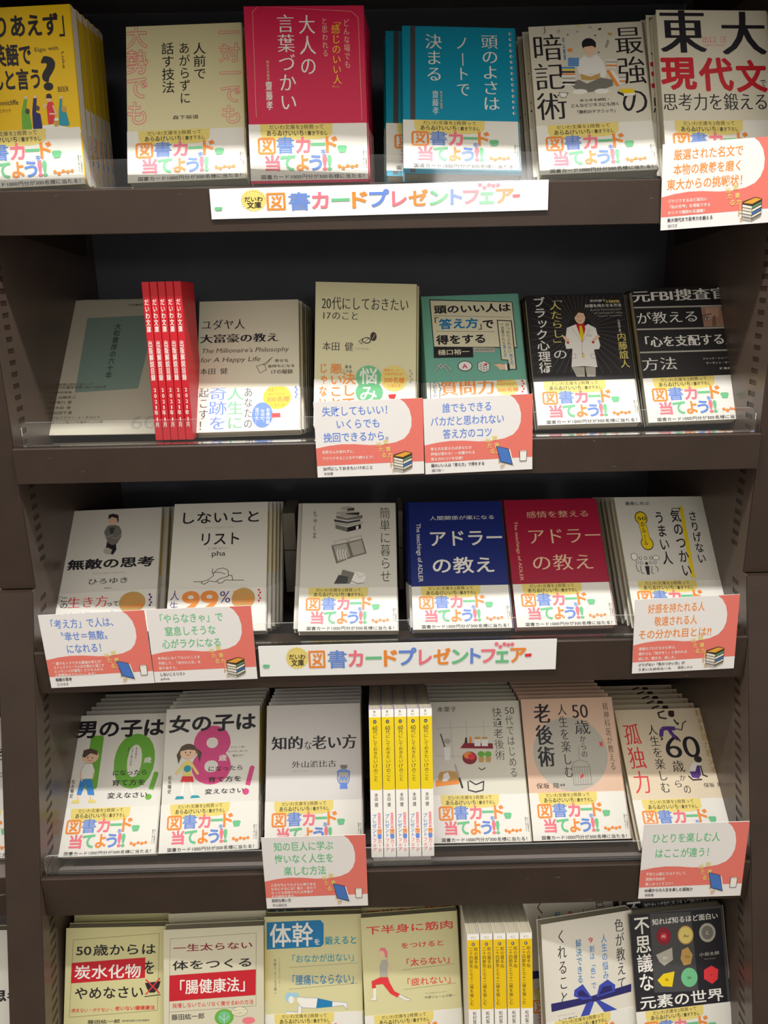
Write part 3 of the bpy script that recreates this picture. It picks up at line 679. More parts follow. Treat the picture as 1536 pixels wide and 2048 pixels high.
 ('p','k',[(46.3,40.7),(56.5,43.7),(57.5,50.9),(54.3,56.9),(51.7,55.9),(52.8,50.7),(48.4,48.0),(45.5,47.9),(46.2,45.5)]),
 ('p','G',[(42.1,28.4),(45.3,21.3),(51.5,19.1),(58.6,22.0),(61.6,28.3),(61.6,35.6),(57.5,43.8),(52.4,45.3),(47.4,42.0),(44.1,33.4)]),
 ('p','d',[(47.5,23.2),(53.9,23.0),(52.4,31.4),(49.2,31.2)]),
 ('e',51.3,13.6,4.9,6.8,'s'),
 ('p','h',[(45.6,12.7),(45.7,7.1),(50.4,5.7),(56.4,7.6),(57.3,14.5),(56.5,18.2),(55.2,11.9),(49.7,9.8)]),
 ('e',49.8,18.1,2.3,2.2,'s'),
 ('l','z',0.63,[(43.7,34.6),(50.5,33.7),(52.4,31.4)]),
 ('l','z',0.63,[(51.7,36.2),(58.0,36.6),(61.4,31.9)]),
 ('l','k',0.32,[(48.9,13.1),(50.4,12.9)]),
 ('l','k',0.32,[(52.6,13.6),(54.2,13.4)])]),
'N2': ('e6e3da', [('t','「',1.3,102.6,4.6,110.8,'z','n','h'),
 ('t','こ',3.9,104.6,10.4,109.8,'k','b','h'),
 ('t','の',3.6,111.3,11.1,117.0,'k','b','h'),
 ('t','生き方',11.3,105.5,52.9,117.5,'R','m','h'),
 ('t','って',52.2,111.8,64.8,117.7,'k','b','h'),
 ('t','絶望の中',8.0,122.9,64.7,132.0,'B','m','h'),
 ('e',78.9,114.3,14.0,12.3,'i'),
 ('t','図書カード',69.8,105.8,86.0,108.4,'o','b','h'),
 ('t','1000円分が',67.6,110.7,88.9,113.1,'o','b','h'),
 ('t','300名様',68.6,115.6,90.2,120.9,'o','x','h'),
 ('e',97.0,106.5,1.2,1.4,'v'),
 ('e',98.6,109.6,1.2,1.4,'v'),
 ('e',97.3,112.5,1.2,1.3,'v'),
 ('e',98.9,115.7,1.2,1.3,'v'),
 ('e',97.7,118.6,1.2,1.3,'v')]),
'O': ('e2dfd4', [('t','しないこと',7.7,10.8,96.4,24.6,'k','b','h'),
 ('t','NOT TO-DO LIST',35.4,29.0,66.8,30.7,'z','n','h'),
 ('t','リスト',30.3,36.0,74.7,50.7,'k','b','h'),
 ('t','元「日本一のニート」',40.3,53.4,63.1,55.2,'k','n','h'),
 ('t','pha',44.5,57.3,59.2,65.0,'k','n','h'),
 ('t','ファ',50.0,65.9,54.2,66.9,'G','n','h'),
 ('l','k',0.62,[(26.3,91.9),(35.4,92.0),(41.5,90.2),(47.5,85.5),(45.8,81.5),(46.3,77.7)]),
 ('l','k',0.62,[(46.6,83.8),(51.3,78.4),(57.5,77.2),(62.8,79.9),(63.6,85.4),(62.1,87.6)]),
 ('l','k',0.62,[(47.3,82.1),(53.6,81.8),(59.9,84.2)]),
 ('l','k',0.62,[(42.8,91.4),(49.9,92.7),(53.9,89.5),(62.1,87.1)]),
 ('l','k',0.62,[(35.4,92.2),(34.5,93.8),(37.6,95.0),(41.1,93.0),(42.6,91.4)]),
 ('l','k',0.62,[(51.4,91.7),(53.1,94.5),(57.2,94.0),(60.1,90.8),(64.3,91.2),(80.3,91.7)]),
 ('l','k',0.62,[(63.6,86.0),(67.2,86.1),(68.4,91.1)])]),
'O2': ('e6e3da', [('t','人生',2.6,102.2,11.3,124.7,'v','m','v'),
 ('t','99',14.6,102.1,53.9,125.0,'o','x','h'),
 ('t','%',55.6,103.6,66.2,116.2,'v','m','h'),
 ('e',80.4,112.2,12.5,11.9,'i'),
 ('t','図書カード',69.4,103.2,84.8,105.9,'o','b','h'),
 ('t','1000円分が',68.5,107.6,88.0,110.2,'o','b','h'),
 ('t','300名様',68.7,112.0,90.2,118.1,'o','x','h'),
 ('e',96.8,103.2,1.1,1.2,'R'),
 ('e',98.3,106.3,1.1,1.2,'R'),
 ('e',96.9,109.3,1.1,1.2,'R'),
 ('e',98.4,112.4,1.1,1.2,'R'),
 ('e',97.0,115.4,1.1,1.2,'R')]),
'P': ('dad6cb', [('t','ちゃくま',12.1,10.0,16.5,43.3,'k','m','v'),
 ('t','簡単に暮らせ',87.4,6.9,97.9,95.0,'k','l','v'),
 ('p','z',[(43.5,4.8),(51.6,3.6),(58.6,6.1),(58.1,9.1),(50.5,9.6),(43.5,7.8)]),
 ('p','d',[(50.5,6.6),(58.6,5.7),(58.3,9.1),(50.8,9.6)]),
 ('p','z',[(38.1,10.8),(50.5,9.6),(64.6,10.9),(63.7,15.2),(49.5,15.3),(38.2,13.8)]),
 ('p','k',[(49.5,12.7),(64.0,11.5),(63.7,14.9),(49.7,15.5)]),
 ('p','G',[(38.2,15.2),(50.6,18.7),(67.3,14.6),(67.6,18.8),(50.6,21.1),(38.3,18.6)]),
 ('p','z',[(39.8,15.2),(51.7,13.9),(66.7,14.9),(51.7,18.1)]),
 ('p','d',[(35.8,19.8),(50.7,22.9),(65.1,20.0),(65.1,22.4),(50.7,25.2),(35.9,22.8)]),
 ('p','z',[(36.7,24.0),(51.8,26.4),(68.9,23.0),(68.7,24.5),(51.8,28.2),(36.8,25.7)]),
 ('p','G',[(37.3,26.3),(50.7,30.0),(50.8,35.3),(37.4,31.1)]),
 ('p','k',[(50.7,30.0),(65.7,25.9),(65.9,31.3),(50.8,35.3)]),
 ('p','w',[(60.3,28.5),(63.0,27.8),(63.0,31.6),(60.3,32.4)]),
 ('p','G',[(33.1,51.5),(51.4,47.6),(56.8,65.5),(39.0,72.8)]),
 ('p','z',[(35.6,52.1),(49.8,49.3),(54.1,64.3),(40.6,70.5)]),
 ('p','G',[(51.4,47.6),(67.3,43.4),(72.0,61.0),(56.8,65.5)]),
 ('p','z',[(53.0,48.8),(66.2,45.0),(70.1,59.9),(57.5,63.8)]),
 ('l','w',0.95,[(40.4,56.2),(39.6,60.8),(41.6,67.7)]),
 ('l','w',0.95,[(43.3,56.2),(42.5,60.8),(44.5,67.7)]),
 ('l','w',0.95,[(46.3,56.2),(45.5,60.8),(47.5,67.7)]),
 ('l','w',0.95,[(49.2,56.3),(48.4,60.9),(50.4,67.7)]),
 ('l','G',0.32,[(36.1,50.4),(37.1,46.3),(50.8,43.3),(51.1,48.2)]),
 ('l','G',0.32,[(52.4,47.0),(53.1,42.9),(65.7,39.9),(67.0,43.6)]),
 ('p','G',[(45.9,79.6),(58.9,83.6),(53.8,95.8),(36.8,95.9),(43.9,86.8)]),
 ('p','d',[(41.8,85.7),(52.2,88.0),(51.2,95.8),(36.8,95.7)]),
 ('p','w',[(59.5,81.9),(69.9,84.2),(71.4,89.3),(67.8,95.9),(54.3,96.0)]),
 ('l','G',0.31,[(60.5,83.6),(64.7,89.2),(68.8,85.9)]),
 ('l','k',0.62,[(55.4,93.0),(62.6,95.9),(68.8,94.8)])]),
'Q': ('1c2c78', [('t','人間関係が楽になる',23.4,17.6,95.9,22.5,'w','n','h'),
 ('t','アドラー',21.8,35.8,102.7,54.2,'w','b','h'),
 ('t','の教え',23.6,68.2,90.7,85.7,'w','b','h'),
 ('t','The teachings of ADLER',6.2,26.1,12.6,95.2,'w','n','r')]),
'R': ('a81a3c', [('t','感情を整える',24.0,14.9,93.8,22.7,'s','m','h'),
 ('t','アドラー',22.4,36.3,103.7,54.7,'s','m','h'),
 ('t','の教え',24.1,67.7,90.2,85.3,'s','m','h'),
 ('t','The teachings of ADLER',7.6,26.6,12.3,96.2,'s','m','r')]),
'S': ('dcd9cf', [('p','y',[(72.0,11.6),(75.9,11.6),(73.5,97.3),(68.9,97.2)]),
 ('t','さりげない',80.7,19.7,89.2,81.5,'k','b','v'),
 ('t','「',58.9,9.3,71.7,16.5,'k','b','v'),
 ('t','気のつかい',60.8,18.0,70.8,96.5,'k','b','v'),
 ('t','うまい人',42.2,19.8,51.9,82.2,'k','b','v'),
 ('t','鹿島しのぶ',11.8,6.0,38.3,10.0,'k','b','h'),
 ('l','k',8.45,[(26.5,26.0),(28.1,56.8)]),
 ('e',26.5,26.0,7.0,8.2,'k'),
 ('e',28.1,56.8,6.9,8.0,'k'),
 ('l','y',7.69,[(26.5,26.0),(28.1,56.8)]),
 ('e',26.5,26.0,6.1,7.1,'y'),
 ('e',28.1,56.8,6.1,6.9,'y'),
 ('t','50',22.3,24.6,31.9,28.7,'k','b','h'),
 ('t','のルール',24.8,30.9,28.9,59.5,'k','b','v'),
 ('e',11.1,72.2,3.7,4.3,'k'),
 ('e',11.1,72.2,3.2,3.8,'w'),
 ('e',34.9,73.7,4.0,2.7,'k'),
 ('e',34.9,73.7,3.5,2.2,'w'),
 ('p','k',[(21.1,83.2),(25.8,83.2),(24.6,93.2),(21.7,93.2)]),
 ('e',23.4,80.2,1.6,1.7,'k'),
 ('e',17.7,74.0,1.6,1.8,'k'),
 ('e',23.4,74.0,1.6,1.8,'k'),
 ('e',29.2,73.9,1.6,1.8,'k'),
 ('e',13.4,78.7,1.6,1.7,'k'),
 ('e',17.8,79.4,1.6,1.7,'k'),
 ('e',28.1,79.0,1.6,1.7,'k'),
 ('e',32.8,79.1,1.6,1.7,'k'),
 ('e',17.7,74.0,1.1,1.2,'w'),
 ('e',23.4,74.0,1.1,1.2,'w'),
 ('e',29.2,73.9,1.1,1.2,'w'),
 ('e',13.4,78.7,1.1,1.2,'w'),
 ('e',17.8,79.4,1.1,1.2,'w'),
 ('e',28.1,79.0,1.1,1.2,'w'),
 ('e',32.8,79.1,1.1,1.2,'w'),
 ('l','k',0.5,[(11.4,81.7),(12.2,88.4),(14.4,89.7)]),
 ('l','k',0.5,[(16.1,83.1),(16.1,91.1),(19.0,91.8)]),
 ('l','k',0.5,[(28.6,83.3),(27.2,91.3),(29.6,92.0)]),
 ('l','k',0.5,[(32.3,83.3),(35.0,86.1),(33.6,90.0)])]),
'T': ('e6e3da', [('t','10',19.6,22.1,94.6,81.7,'g','x','h'),
 ('t','男の子は',3.4,6.9,100.0,25.1,'k','x','h'),
 ('l','g',5.52,[(97.3,67.3),(93.5,83.0)]),
 ('e',97.2,66.8,2.8,2.5,'g'),
 ('e',91.6,90.6,3.6,3.0,'g'),
 ('t','になったら',49.4,61.8,87.5,67.2,'k','b','h'),
 ('t','育て方を',50.3,72.1,86.5,78.0,'k','b','h'),
 ('t','変えなさい',47.1,85.4,90.1,91.0,'k','b','h'),
 ('t','歳',82.3,48.3,90.8,54.8,'w','b','h'),
 ('t','反抗期を',71.9,37.6,73.7,49.8,'k','l','v'),
 ('t','うまく乗り切る',66.9,37.4,69.4,57.5,'k','l','v'),
 ('t','母のコツ',63.1,37.3,64.9,48.9,'k','l','v'),
 ('t','松永暢史',5.8,70.4,9.2,89.2,'k','n','v'),
 ('p','b',[(14.8,69.6),(27.6,70.6),(32.6,87.0),(25.2,86.3),(21.3,74.5),(17.9,86.5),(13.1,85.8)]),
 ('p','w',[(14.0,60.8),(17.1,53.1),(25.6,53.4),(29.4,61.4),(28.0,69.6),(16.3,69.2)]),
 ('l','G',0.32,[(14.0,60.8),(17.1,53.1),(25.6,53.4),(29.4,61.4)]),
 ('l','s',1.49,[(14.2,61.9),(15.1,68.1),(16.9,71.7)]),
 ('l','s',1.49,[(28.5,62.4),(28.0,69.6)]),
 ('e',22.4,45.9,9.1,7.2,'s'),
 ('p','n',[(13.0,45.6),(13.8,38.8),(21.1,36.9),(29.0,39.8),(30.2,44.6),(21.8,42.2),(16.1,46.8)]),
 ('e',19.5,46.9,0.6,0.8,'k'),
 ('e',24.5,47.1,0.6,0.8,'k'),
 ('l','k',0.43,[(20.3,49.6),(22.5,50.5),(24.5,49.5)]),
 ('l','s',1.47,[(14.8,86.4),(15.6,91.5)]),
 ('l','s',1.47,[(28.3,87.4),(28.9,91.9)]),
 ('p','q',[(8.7,94.2),(9.4,91.7),(15.0,90.9),(17.6,92.5),(17.1,94.7)]),
 ('p','q',[(26.4,94.3),(27.0,91.8),(32.1,91.2),(35.4,93.3),(34.7,94.9)])]),
'U': ('e4e1d8', [('t','8',30.6,19.6,74.0,81.9,'p','x','h'),
 ('t','女の子は',5.0,8.5,99.5,25.6,'k','x','h'),
 ('l','p',5.28,[(97.1,66.6),(92.6,84.0)]),
 ('e',97.2,66.6,2.7,2.6,'p'),
 ('e',90.7,90.4,3.6,3.3,'p'),
 ('t','になったら',49.1,63.1,87.0,68.1,'k','b','h'),
 ('t','育て方を',49.6,74.2,85.7,79.6,'k','b','h'),
 ('t','変えなさい',46.6,86.4,88.5,91.4,'k','b','h'),
 ('t','歳',60.3,51.1,69.1,57.9,'w','b','h'),
 ('t','やさしく賢い',73.1,43.0,90.3,44.9,'k','l','h'),
 ('t','女の子に育てる',70.7,47.5,92.0,49.1,'k','l','h'),
 ('t','母のコツ',75.4,51.7,87.8,54.0,'k','n','h'),
 ('t','松永暢史',5.9,71.3,9.6,89.2,'k','n','v'),
 ('p','n',[(17.1,43.7),(13.7,49.7),(16.3,59.0),(18.8,52.0)]),
 ('p','n',[(36.1,43.5),(41.6,47.9),(39.4,58.0),(36.6,50.7)]),
 ('e',26.2,46.2,9.7,8.0,'n'),
 ('e',26.3,48.0,8.7,6.0,'s'),
 ('p','n',[(17.2,45.8),(18.5,40.7),(25.8,38.4),(33.4,41.3),(35.1,45.5),(26.6,44.3)]),
 ('e',23.6,47.3,0.7,0.9,'k'),
 ('e',28.7,47.3,0.7,0.9,'k'),
 ('l','k',0.42,[(24.2,49.4),(26.7,50.5),(28.8,49.6)]),
 ('p','q',[(21.1,71.4),(22.0,58.3),(27.1,54.9),(29.9,58.6),(31.6,72.3)]),
 ('l','q',2.74,[(23.1,58.3),(14.2,69.0)]),
 ('l','q',2.74,[(29.9,58.6),(37.7,69.6)]),
 ('e',26.3,64.3,4.0,3.6,'t'),
 ('p','R',[(19.3,77.8),(21.1,71.9),(32.6,72.4),(33.9,78.4)]),
 ('l','w',2.3,[(23.0,78.4),(22.1,91.3)]),
 ('l','w',2.3,[(30.1,78.8),(33.5,91.3)]),
 ('p','t',[(14.3,95.1),(15.9,92.0),(23.2,92.4),(24.0,94.9)]),
 ('p','t',[(30.5,94.5),(32.5,91.8),(39.2,92.1),(41.6,94.4)]),
 ('e',14.2,69.0,1.0,1.2,'s'),
 ('e',38.3,69.6,1.0,1.2,'s')]),
'V': ('dad6d2', [('t','知的',6.9,34.1,39.9,47.3,'k','M','h'),
 ('t','な',42.3,39.1,50.3,47.7,'k','m','h'),
 ('t','老い方',51.5,34.1,99.2,48.0,'k','M','h'),
 ('t','外山滋比古',28.8,59.8,76.9,66.5,'k','m','h'),
 ('t','Shigehiko Toyama',28.5,69.2,47.2,70.7,'z','n','h'),
 ('p','G',[(81.4,64.8),(89.7,65.1),(88.6,68.9),(82.3,68.7)]),
 ('e',84.9,77.4,7.2,8.6,'B'),
 ('e',84.9,77.4,6.3,7.6,'z'),
 ('p','B',[(81.5,83.0),(88.8,83.2),(89.3,89.5),(80.6,89.3)]),
 ('p','B',[(78.7,70.3),(92.0,70.7),(91.4,72.4),(79.3,72.0)]),
 ('l','B',0.85,[(81.7,69.8),(78.1,71.4),(78.4,74.9),(80.4,76.1)]),
 ('l','B',0.85,[(88.4,70.0),(92.0,71.9),(91.7,75.3),(89.5,76.4)]),
 ('l','B',1.21,[(81.0,80.7),(82.8,76.2),(84.0,80.8),(85.9,76.3),(87.6,80.9),(89.5,77.0)])]),
'X': ('dcd9c8', [('t','本葉子',10.8,5.5,32.5,11.3,'k','m','h'),
 ('t','50',88.0,7.5,98.5,14.9,'k','l','h'),
 ('t','代ではじめる',88.2,17.7,96.1,83.5,'k','l','v'),
 ('t','快適老後術',73.7,8.5,83.5,65.1,'k','l','v'),
 ('l','z',0.41,[(7.8,29.0),(70.0,28.2)]),
 ('l','z',0.42,[(24.8,21.2),(26.0,62.7)]),
 ('l','z',0.42,[(42.8,21.5),(43.1,39.2)]),
 ('l','z',0.42,[(62.9,21.9),(62.0,39.5)]),
 ('l','z',0.41,[(6.5,59.1),(36.3,60.3)]),
 ('p','m',[(34.4,51.3),(39.2,45.8),(71.3,46.7),(71.3,52.4)]),
 ('p','h',[(39.6,45.8),(41.0,39.8),(42.8,39.8),(42.9,45.9)]),
 ('p','o',[(44.7,45.9),(45.8,39.2),(47.9,39.3),(48.1,46.0)]),
 ('p','w',[(50.9,40.7),(58.1,40.8),(57.5,49.5),(50.6,49.4)]),
 ('e',54.6,40.7,3.7,1.3,'i'),
 ('p','w',[(59.2,40.8),(66.3,41.0),(65.7,49.6),(58.8,49.5)]),
 ('e',62.7,40.9,3.7,1.3,'i'),
 ('e',44.4,61.8,8.1,6.8,'m'),
 ('e',43.2,59.1,5.2,3.7,'o'),
 ('e',46.5,60.5,4.3,3.3,'R'),
 ('p','i',[(53.9,61.3),(60.7,61.5),(59.6,66.7),(54.6,66.6)]),
 ('p','i',[(61.8,61.5),(68.6,61.6),(67.1,66.8),(62.3,66.7)]),
 ('e',57.5,58.1,3.8,3.2,'g'),
 ('e',65.3,58.3,3.8,3.2,'g'),
 ('p','o',[(5.3,85.1),(32.3,82.4),(30.6,88.8),(5.0,91.1)]),
 ('p','i',[(8.1,81.3),(10.4,76.1),(20.6,75.0),(31.3,76.5),(30.8,84.9),(9.2,87.1)]),
 ('p','w',[(12.6,85.8),(14.4,78.2),(19.2,76.3),(21.5,82.2),(17.3,85.9)]),
 ('l','z',1.89,[(27.7,68.7),(31.6,83.0)]),
 ('l','h',2.15,[(31.6,83.0),(34.4,92.7)]),
 ('p','w',[(15.8,50.0),(23.3,49.5),(21.8,64.0),(16.4,64.1)]),
 ('l','n',1.37,[(13.3,35.6),(17.2,49.4)]),
 ('e',20.6,43.4,3.8,2.9,'z'),
 ('l','k',1.21,[(40.8,86.4),(40.9,95.3),(48.7,97.4),(56.9,95.6),(58.2,86.7),(54.8,87.9),(49.3,89.8),(42.8,85.8)]),
 ('l','k',0.81,[(53.8,72.4),(57.0,74.8),(61.2,72.6)])]),
'Y': ('e2bfa6', [('e',50.1,60.3,41.5,39.2,'z'),
 ('t','老後術',14.7,7.9,31.3,74.3,'k','M','v'),
 ('t','人生を楽しむ',41.3,7.9,50.7,85.9,'k','m','v'),
 ('t','50',57.6,7.7,75.0,22.0,'k','m','h'),
 ('t','歳',58.6,24.5,75.2,39.7,'k','m','h'),
 ('t','からの',62.6,41.9,68.9,65.1,'k','m','v'),
 ('t','精神科医が教える',93.0,7.1,98.6,79.0,'k','l','v'),
 ('t','保坂 隆',9.1,90.4,33.7,96.0,'k','m','h'),
 ('t','編著',34.9,91.5,40.2,93.8,'k','n','h'),
 ('l','G',0.41,[(60.3,52.2),(59.5,67.4)]),
 ('l','G',0.51,[(49.8,74.5),(52.6,69.2),(60.0,67.2),(67.8,69.6),(69.7,74.5),(49.8,74.5)]),
 ('l','G',0.51,[(49.8,74.5),(50.2,93.2),(69.9,92.5),(69.7,74.5)]),
 ('l','G',0.3,[(52.5,74.0),(52.6,92.8)]),
 ('l','G',0.3,[(55.4,74.1),(55.3,92.8)]),
 ('l','G',0.3,[(58.2,74.2),(58.0,92.9)]),
 ('l','G',0.3,[(61.0,74.2),(60.7,93.0)]),
 ('l','G',0.3,[(63.9,74.3),(63.4,93.0)]),
 ('l','G',0.3,[(66.7,74.4),(66.1,93.1)]),
 ('p','R',[(82.9,47.8),(85.3,49.3),(88.0,47.9),(86.9,50.4),(87.4,53.9),(84.8,52.8),(83.6,52.3),(84.6,50.8)]),
 ('p','R',[(57.6,86.2),(59.6,82.4),(62.3,81.5),(61.7,84.4),(58.8,86.2)])]),
'Z': ('e4d4b8', [('t','孤独力',6.1,19.0,22.9,94.6,'R','m','v'),
 ('t','人生を楽しむ',33.9,19.7,43.8,94.1,'k','m','v'),
 ('t','60',49.5,32.8,87.1,56.2,'k','m','h'),
 ('t','歳',52.0,59.2,65.0,71.6,'k','m','h'),
 ('t','か',57.0,75.1,63.8,80.9,'k','m','h'),
 ('t','ら',50.6,80.9,57.3,87.9,'k','m','h'),
 ('t','の',58.8,86.6,65.9,94.6,'k','m','h'),
 ('t','精神科医が教える',93.0,2.9,102.5,74.8,'i','m','v'),
 ('t','保坂 隆',81.7,84.3,101.8,89.0,'k','m','h'),
 ('l','v',4.51,[(47.2,31.6),(49.9,23.5),(55.2,22.6),(65.2,23.4)]),
 ('l','v',4.28,[(58.0,24.1),(60.1,30.0),(65.7,36.1)]),
 ('p','c',[(57.1,11.7),(65.7,10.6),(65.7,21.1),(55.9,19.5)]),
 ('e',64.6,6.9,3.6,3.2,'h'),
 ('p','h',[(60.7,4.5),(63.2,2.3),(68.3,2.5),(68.8,5.4)]),
 ('l','h',1.78,[(57.8,11.7),(50.4,10.2),(49.7,4.9),(57.3,2.7)]),
 ('l','h',1.78,[(66.3,13.3),(68.9,18.6),(70.5,17.3)]),
 ('l','h',1.13,[(65.7,23.7),(72.4,25.2),(75.5,17.5),(79.7,15.0)]),
 ('l','h',1.5,[(46.2,31.5),(48.0,34.8),(46.1,35.8)]),
 ('l','h',1.75,[(64.2,32.7),(67.4,37.9)]),
 ('e',82.3,58.4,4.3,3.7,'h'),
 ('p','w',[(70.6,67.9),(75.8,61.9),(84.4,62.2),(84.3,69.5),(78.8,79.1),(69.4,77.6)]),
 ('p','v',[(69.7,71.6),(76.1,71.5),(79.3,65.2),(82.6,65.3),(81.2,75.5),(78.1,79.3),(70.5,77.9)]),
 ('l','h',1.47,[(83.4,65.8),(83.4,75.6),(87.8,77.5)]),
 ('l','h',1.46,[(67.2,76.4),(71.0,80.7),(80.9,80.4)])]),
'a': ('d6d09a', [('l','n',0.29,[(5.7,90.5),(7.6,12.2),(97.3,7.4),(97.1,85.9),(5.7,90.5)]),
 ('t','50歳からは',11.5,18.0,93.3,28.6,'k','b','h'),
 ('p','r',[(6.6,35.6),(83.2,31.7),(83.2,52.4),(6.3,56.2)]),
 ('t','炭水化物',10.5,38.8,78.2,52.0,'w','b','h'),
 ('t','を',82.5,35.3,92.7,48.6,'k','b','h'),
 ('t','やめなさい',11.2,61.0,81.6,72.6,'k','b','h'),
 ('p','k',[(83.4,57.7),(99.8,56.2),(98.0,62.4),(93.8,67.6),(88.4,67.7),(85.4,63.0)]),
 ('l','k',0.78,[(83.2,71.6),(99.7,70.0)]),
 ('l','R',1.36,[(84.3,54.4),(98.6,68.2)]),
 ('l','R',1.36,[(98.8,53.3),(84.6,69.3)]),
 ('t','病まない・ボケない・',7.9,81.8,51.1,85.8,'R','n','h'),
 ('t','老いない腸健康法',53.0,80.8,94.1,84.9,'R','b','h'),
 ('t','藤田紘一郎',25.0,93.9,58.1,97.7,'k','n','h'),
 ('t','東京医科歯科大学名誉教授',60.5,94.6,88.6,96.6,'G','n','h')]),
'b': ('d8d2b8', [('l','n',0.25,[(5.3,96.5),(6.9,9.6),(96.9,7.4),(96.3,82.9),(5.3,84.8)]),
 ('t','一生太らない',10.6,16.1,92.7,23.2,'m','b','h'),
 ('t','体をつくる',10.1,33.0,92.5,42.0,'k','b','h'),
 ('p','r',[(5.9,47.2),(96.3,45.1),(95.9,71.7),(5.5,73.8)]),
 ('t','「腸健康法」',8.8,53.2,92.8,67.0,'w','b','h'),
 ('t','我慢しないでムリなく痩せる81の方法',9.1,76.3,93.6,80.9,'R','n','h'),
 ('t','藤田紘一郎',8.2,87.6,41.9,93.3,'k','n','h'),
 ('e',62.8,92.9,9.9,8.4,'g'),
 ('e',62.8,92.9,6.7,6.3,'E'),
 ('l','w',0.33,[(62.8,100.4),(62.7,88.7)]),
 ('l','w',0.34,[(62.8,96.2),(57.8,91.8)]),
 ('l','w',0.34,[(62.8,96.2),(67.8,92.3)]),
 ('e',88.4,97.6,6.7,3.5,'P'),
 ('e',78.8,87.8,8.4,5.0,'G'),
 ('e',78.8,87.8,8.1,4.7,'c'),
 ('t','発酵キャベツで',72.5,86.1,85.5,87.1,'G','n','h'),
 ('t','やせ体質に！',72.9,89.0,85.5,90.1,'G','n','h')]),
'c': ('dad4a2', [('p','u',[(2.7,5.7),(60.6,5.1),(64.0,9.0),(63.7,30.0),(60.2,32.8),(2.3,33.6)]),
 ('t','体幹',7.0,8.6,51.3,31.4,'w','b','h'),
 ('t','を',53.5,24.4,59.6,30.5,'w','b','h'),
 ('t','鍛えると',65.5,22.8,99.6,30.9,'t','b','h'),
 ('t','「おなかが出ない」',25.1,40.5,100.6,48.4,'t','n','h'),
 ('t','「腰痛にならない」',24.8,61.4,100.2,71.3,'u','n','h'),
 ('l','G',0.26,[(25.9,53.0),(100.0,50.5)]),
 ('l','G',0.26,[(25.6,75.1),(99.6,71.4)]),
 ('t','フィジカルトレーナー',15.1,42.6,16.6,72.7,'G','n','v'),
 ('t','中野ジェームズ修一',9.9,43.7,12.4,80.8,'G','n','v'),
 ('p','u',[(56.3,85.3),(72.2,89.2),(71.9,94.6),(54.5,95.5)]),
 ('p','w',[(34.5,83.3),(43.9,84.5),(56.3,85.3),(54.5,95.5),(39.5,94.3),(34.4,87.5)]),
 ('p','w',[(72.2,89.2),(87.6,91.0),(88.0,97.7),(83.3,93.4),(71.9,94.6)]),
 ('p','w',[(21.9,97.8),(35.1,99.1),(35.2,91.7),(39.1,92.6),(38.5,100.1),(23.1,101.6)]),
 ('e',25.9,83.4,4.1,5.0,'l'),
 ('e',28.0,86.0,3.0,3.7,'w'),
 ('e',31.9,81.1,4.1,2.3,'l'),
 ('l','b',0.26,[(34.5,83.3),(43.9,84.5),(56.3,85.3)]),
 ('l','b',0.26,[(54.5,95.5),(39.5,94.3),(35.2,91.7)]),
 ('l','b',0.26,[(72.2,89.2),(87.6,91.0),(88.0,97.7),(83.3,93.4),(71.9,94.6)]),
 ('l','b',0.26,[(21.9,97.8),(35.1,98.7),(35.2,91.7)]),
 ('l','b',0.26,[(23.1,101.6),(38.5,100.5),(39.1,92.6)])]),
'd': ('dad4a2', [('t','下半身に筋肉',6.0,9.8,99.5,17.8,'R','b','h'),
 ('t','をつけると',42.4,29.1,88.9,34.7,'R','b','h'),
 ('t','「太らない」',42.0,45.8,99.4,53.0,'R','b','h'),
 ('t','「疲れない」',41.8,65.9,99.6,73.4,'R','n','h'),
 ('l','G',0.26,[(42.9,56.4),(99.5,54.2)]),
 ('l','G',0.26,[(42.8,76.4),(99.4,74.1)]),
 ('t','フィジカルトレーナー',65.9,81.4,88.9,83.1,'G','n','h'),
 ('t','中野ジェームズ修一',65.2,85.0,98.3,87.7,'G','n','h'),
 ('p','R',[(8.8,65.4),(18.0,62.0),(26.6,62.5),(28.1,67.7),(32.8,77.2),(38.7,80.6),(35.5,83.9),(28.4,79.4),(20.7,69.0),(13.0,69.4),(13.3,72.4),(9.1,72.8)]),
 ('p','z',[(18.1,61.6),(18.2,50.4),(20.6,44.7),(26.6,44.4),(28.1,49.5),(26.1,55.1),(26.7,62.2)]),
 ('l','s',1.38,[(27.3,47.7),(31.9,52.3),(26.8,58.5)]),
 ('e',20.9,37.3,3.1,4.6,'s'),
 ('p','P',[(18.3,35.4),(20.3,32.2),(24.6,32.4),(27.4,36.9),(26.7,43.5),(24.6,41.7),(24.0,36.7),(21.0,34.8)]),
 ('p','w',[(10.2,72.9),(13.4,72.5),(12.9,80.6),(13.7,84.8),(5.8,84.8),(10.2,82.0)]),
 ('p','w',[(38.3,81.0),(44.6,84.8),(49.6,86.9),(47.8,88.4),(42.7,87.1),(37.3,83.4)]),
 ('l','G',0.26,[(5.8,84.8),(13.7,85.0),(12.9,80.6)]),
 ('l','G',0.26,[(38.3,81.0),(49.8,86.9),(47.8,88.4),(36.9,83.3)])]),
'f': ('e4dfd2', [('t','色が教えて',84.5,8.1,93.9,81.5,'k','m','v'),
 ('t','くれること',17.5,9.7,26.6,86.1,'k','m','v'),
 ('t','人生の悩み',67.7,21.0,73.8,67.2,'b','n','v'),
 ('t','9',53.0,21.5,57.8,26.9,'R','n','h'),
 ('t','割は「色」で',53.7,30.6,58.9,74.7,'b','n','v'),
 ('t','解決できる',38.2,22.0,44.2,66.6,'u','n','v'),
 ('p','D',[(6.7,81.6),(54.4,81.2),(99.8,76.4),(99.3,84.4),(56.1,87.7),(6.9,89.9)]),
 ('p','3f4cb0',[(54.2,84.3),(43.6,67.6),(33.8,72.1),(32.8,78.1),(42.6,83.5)]),
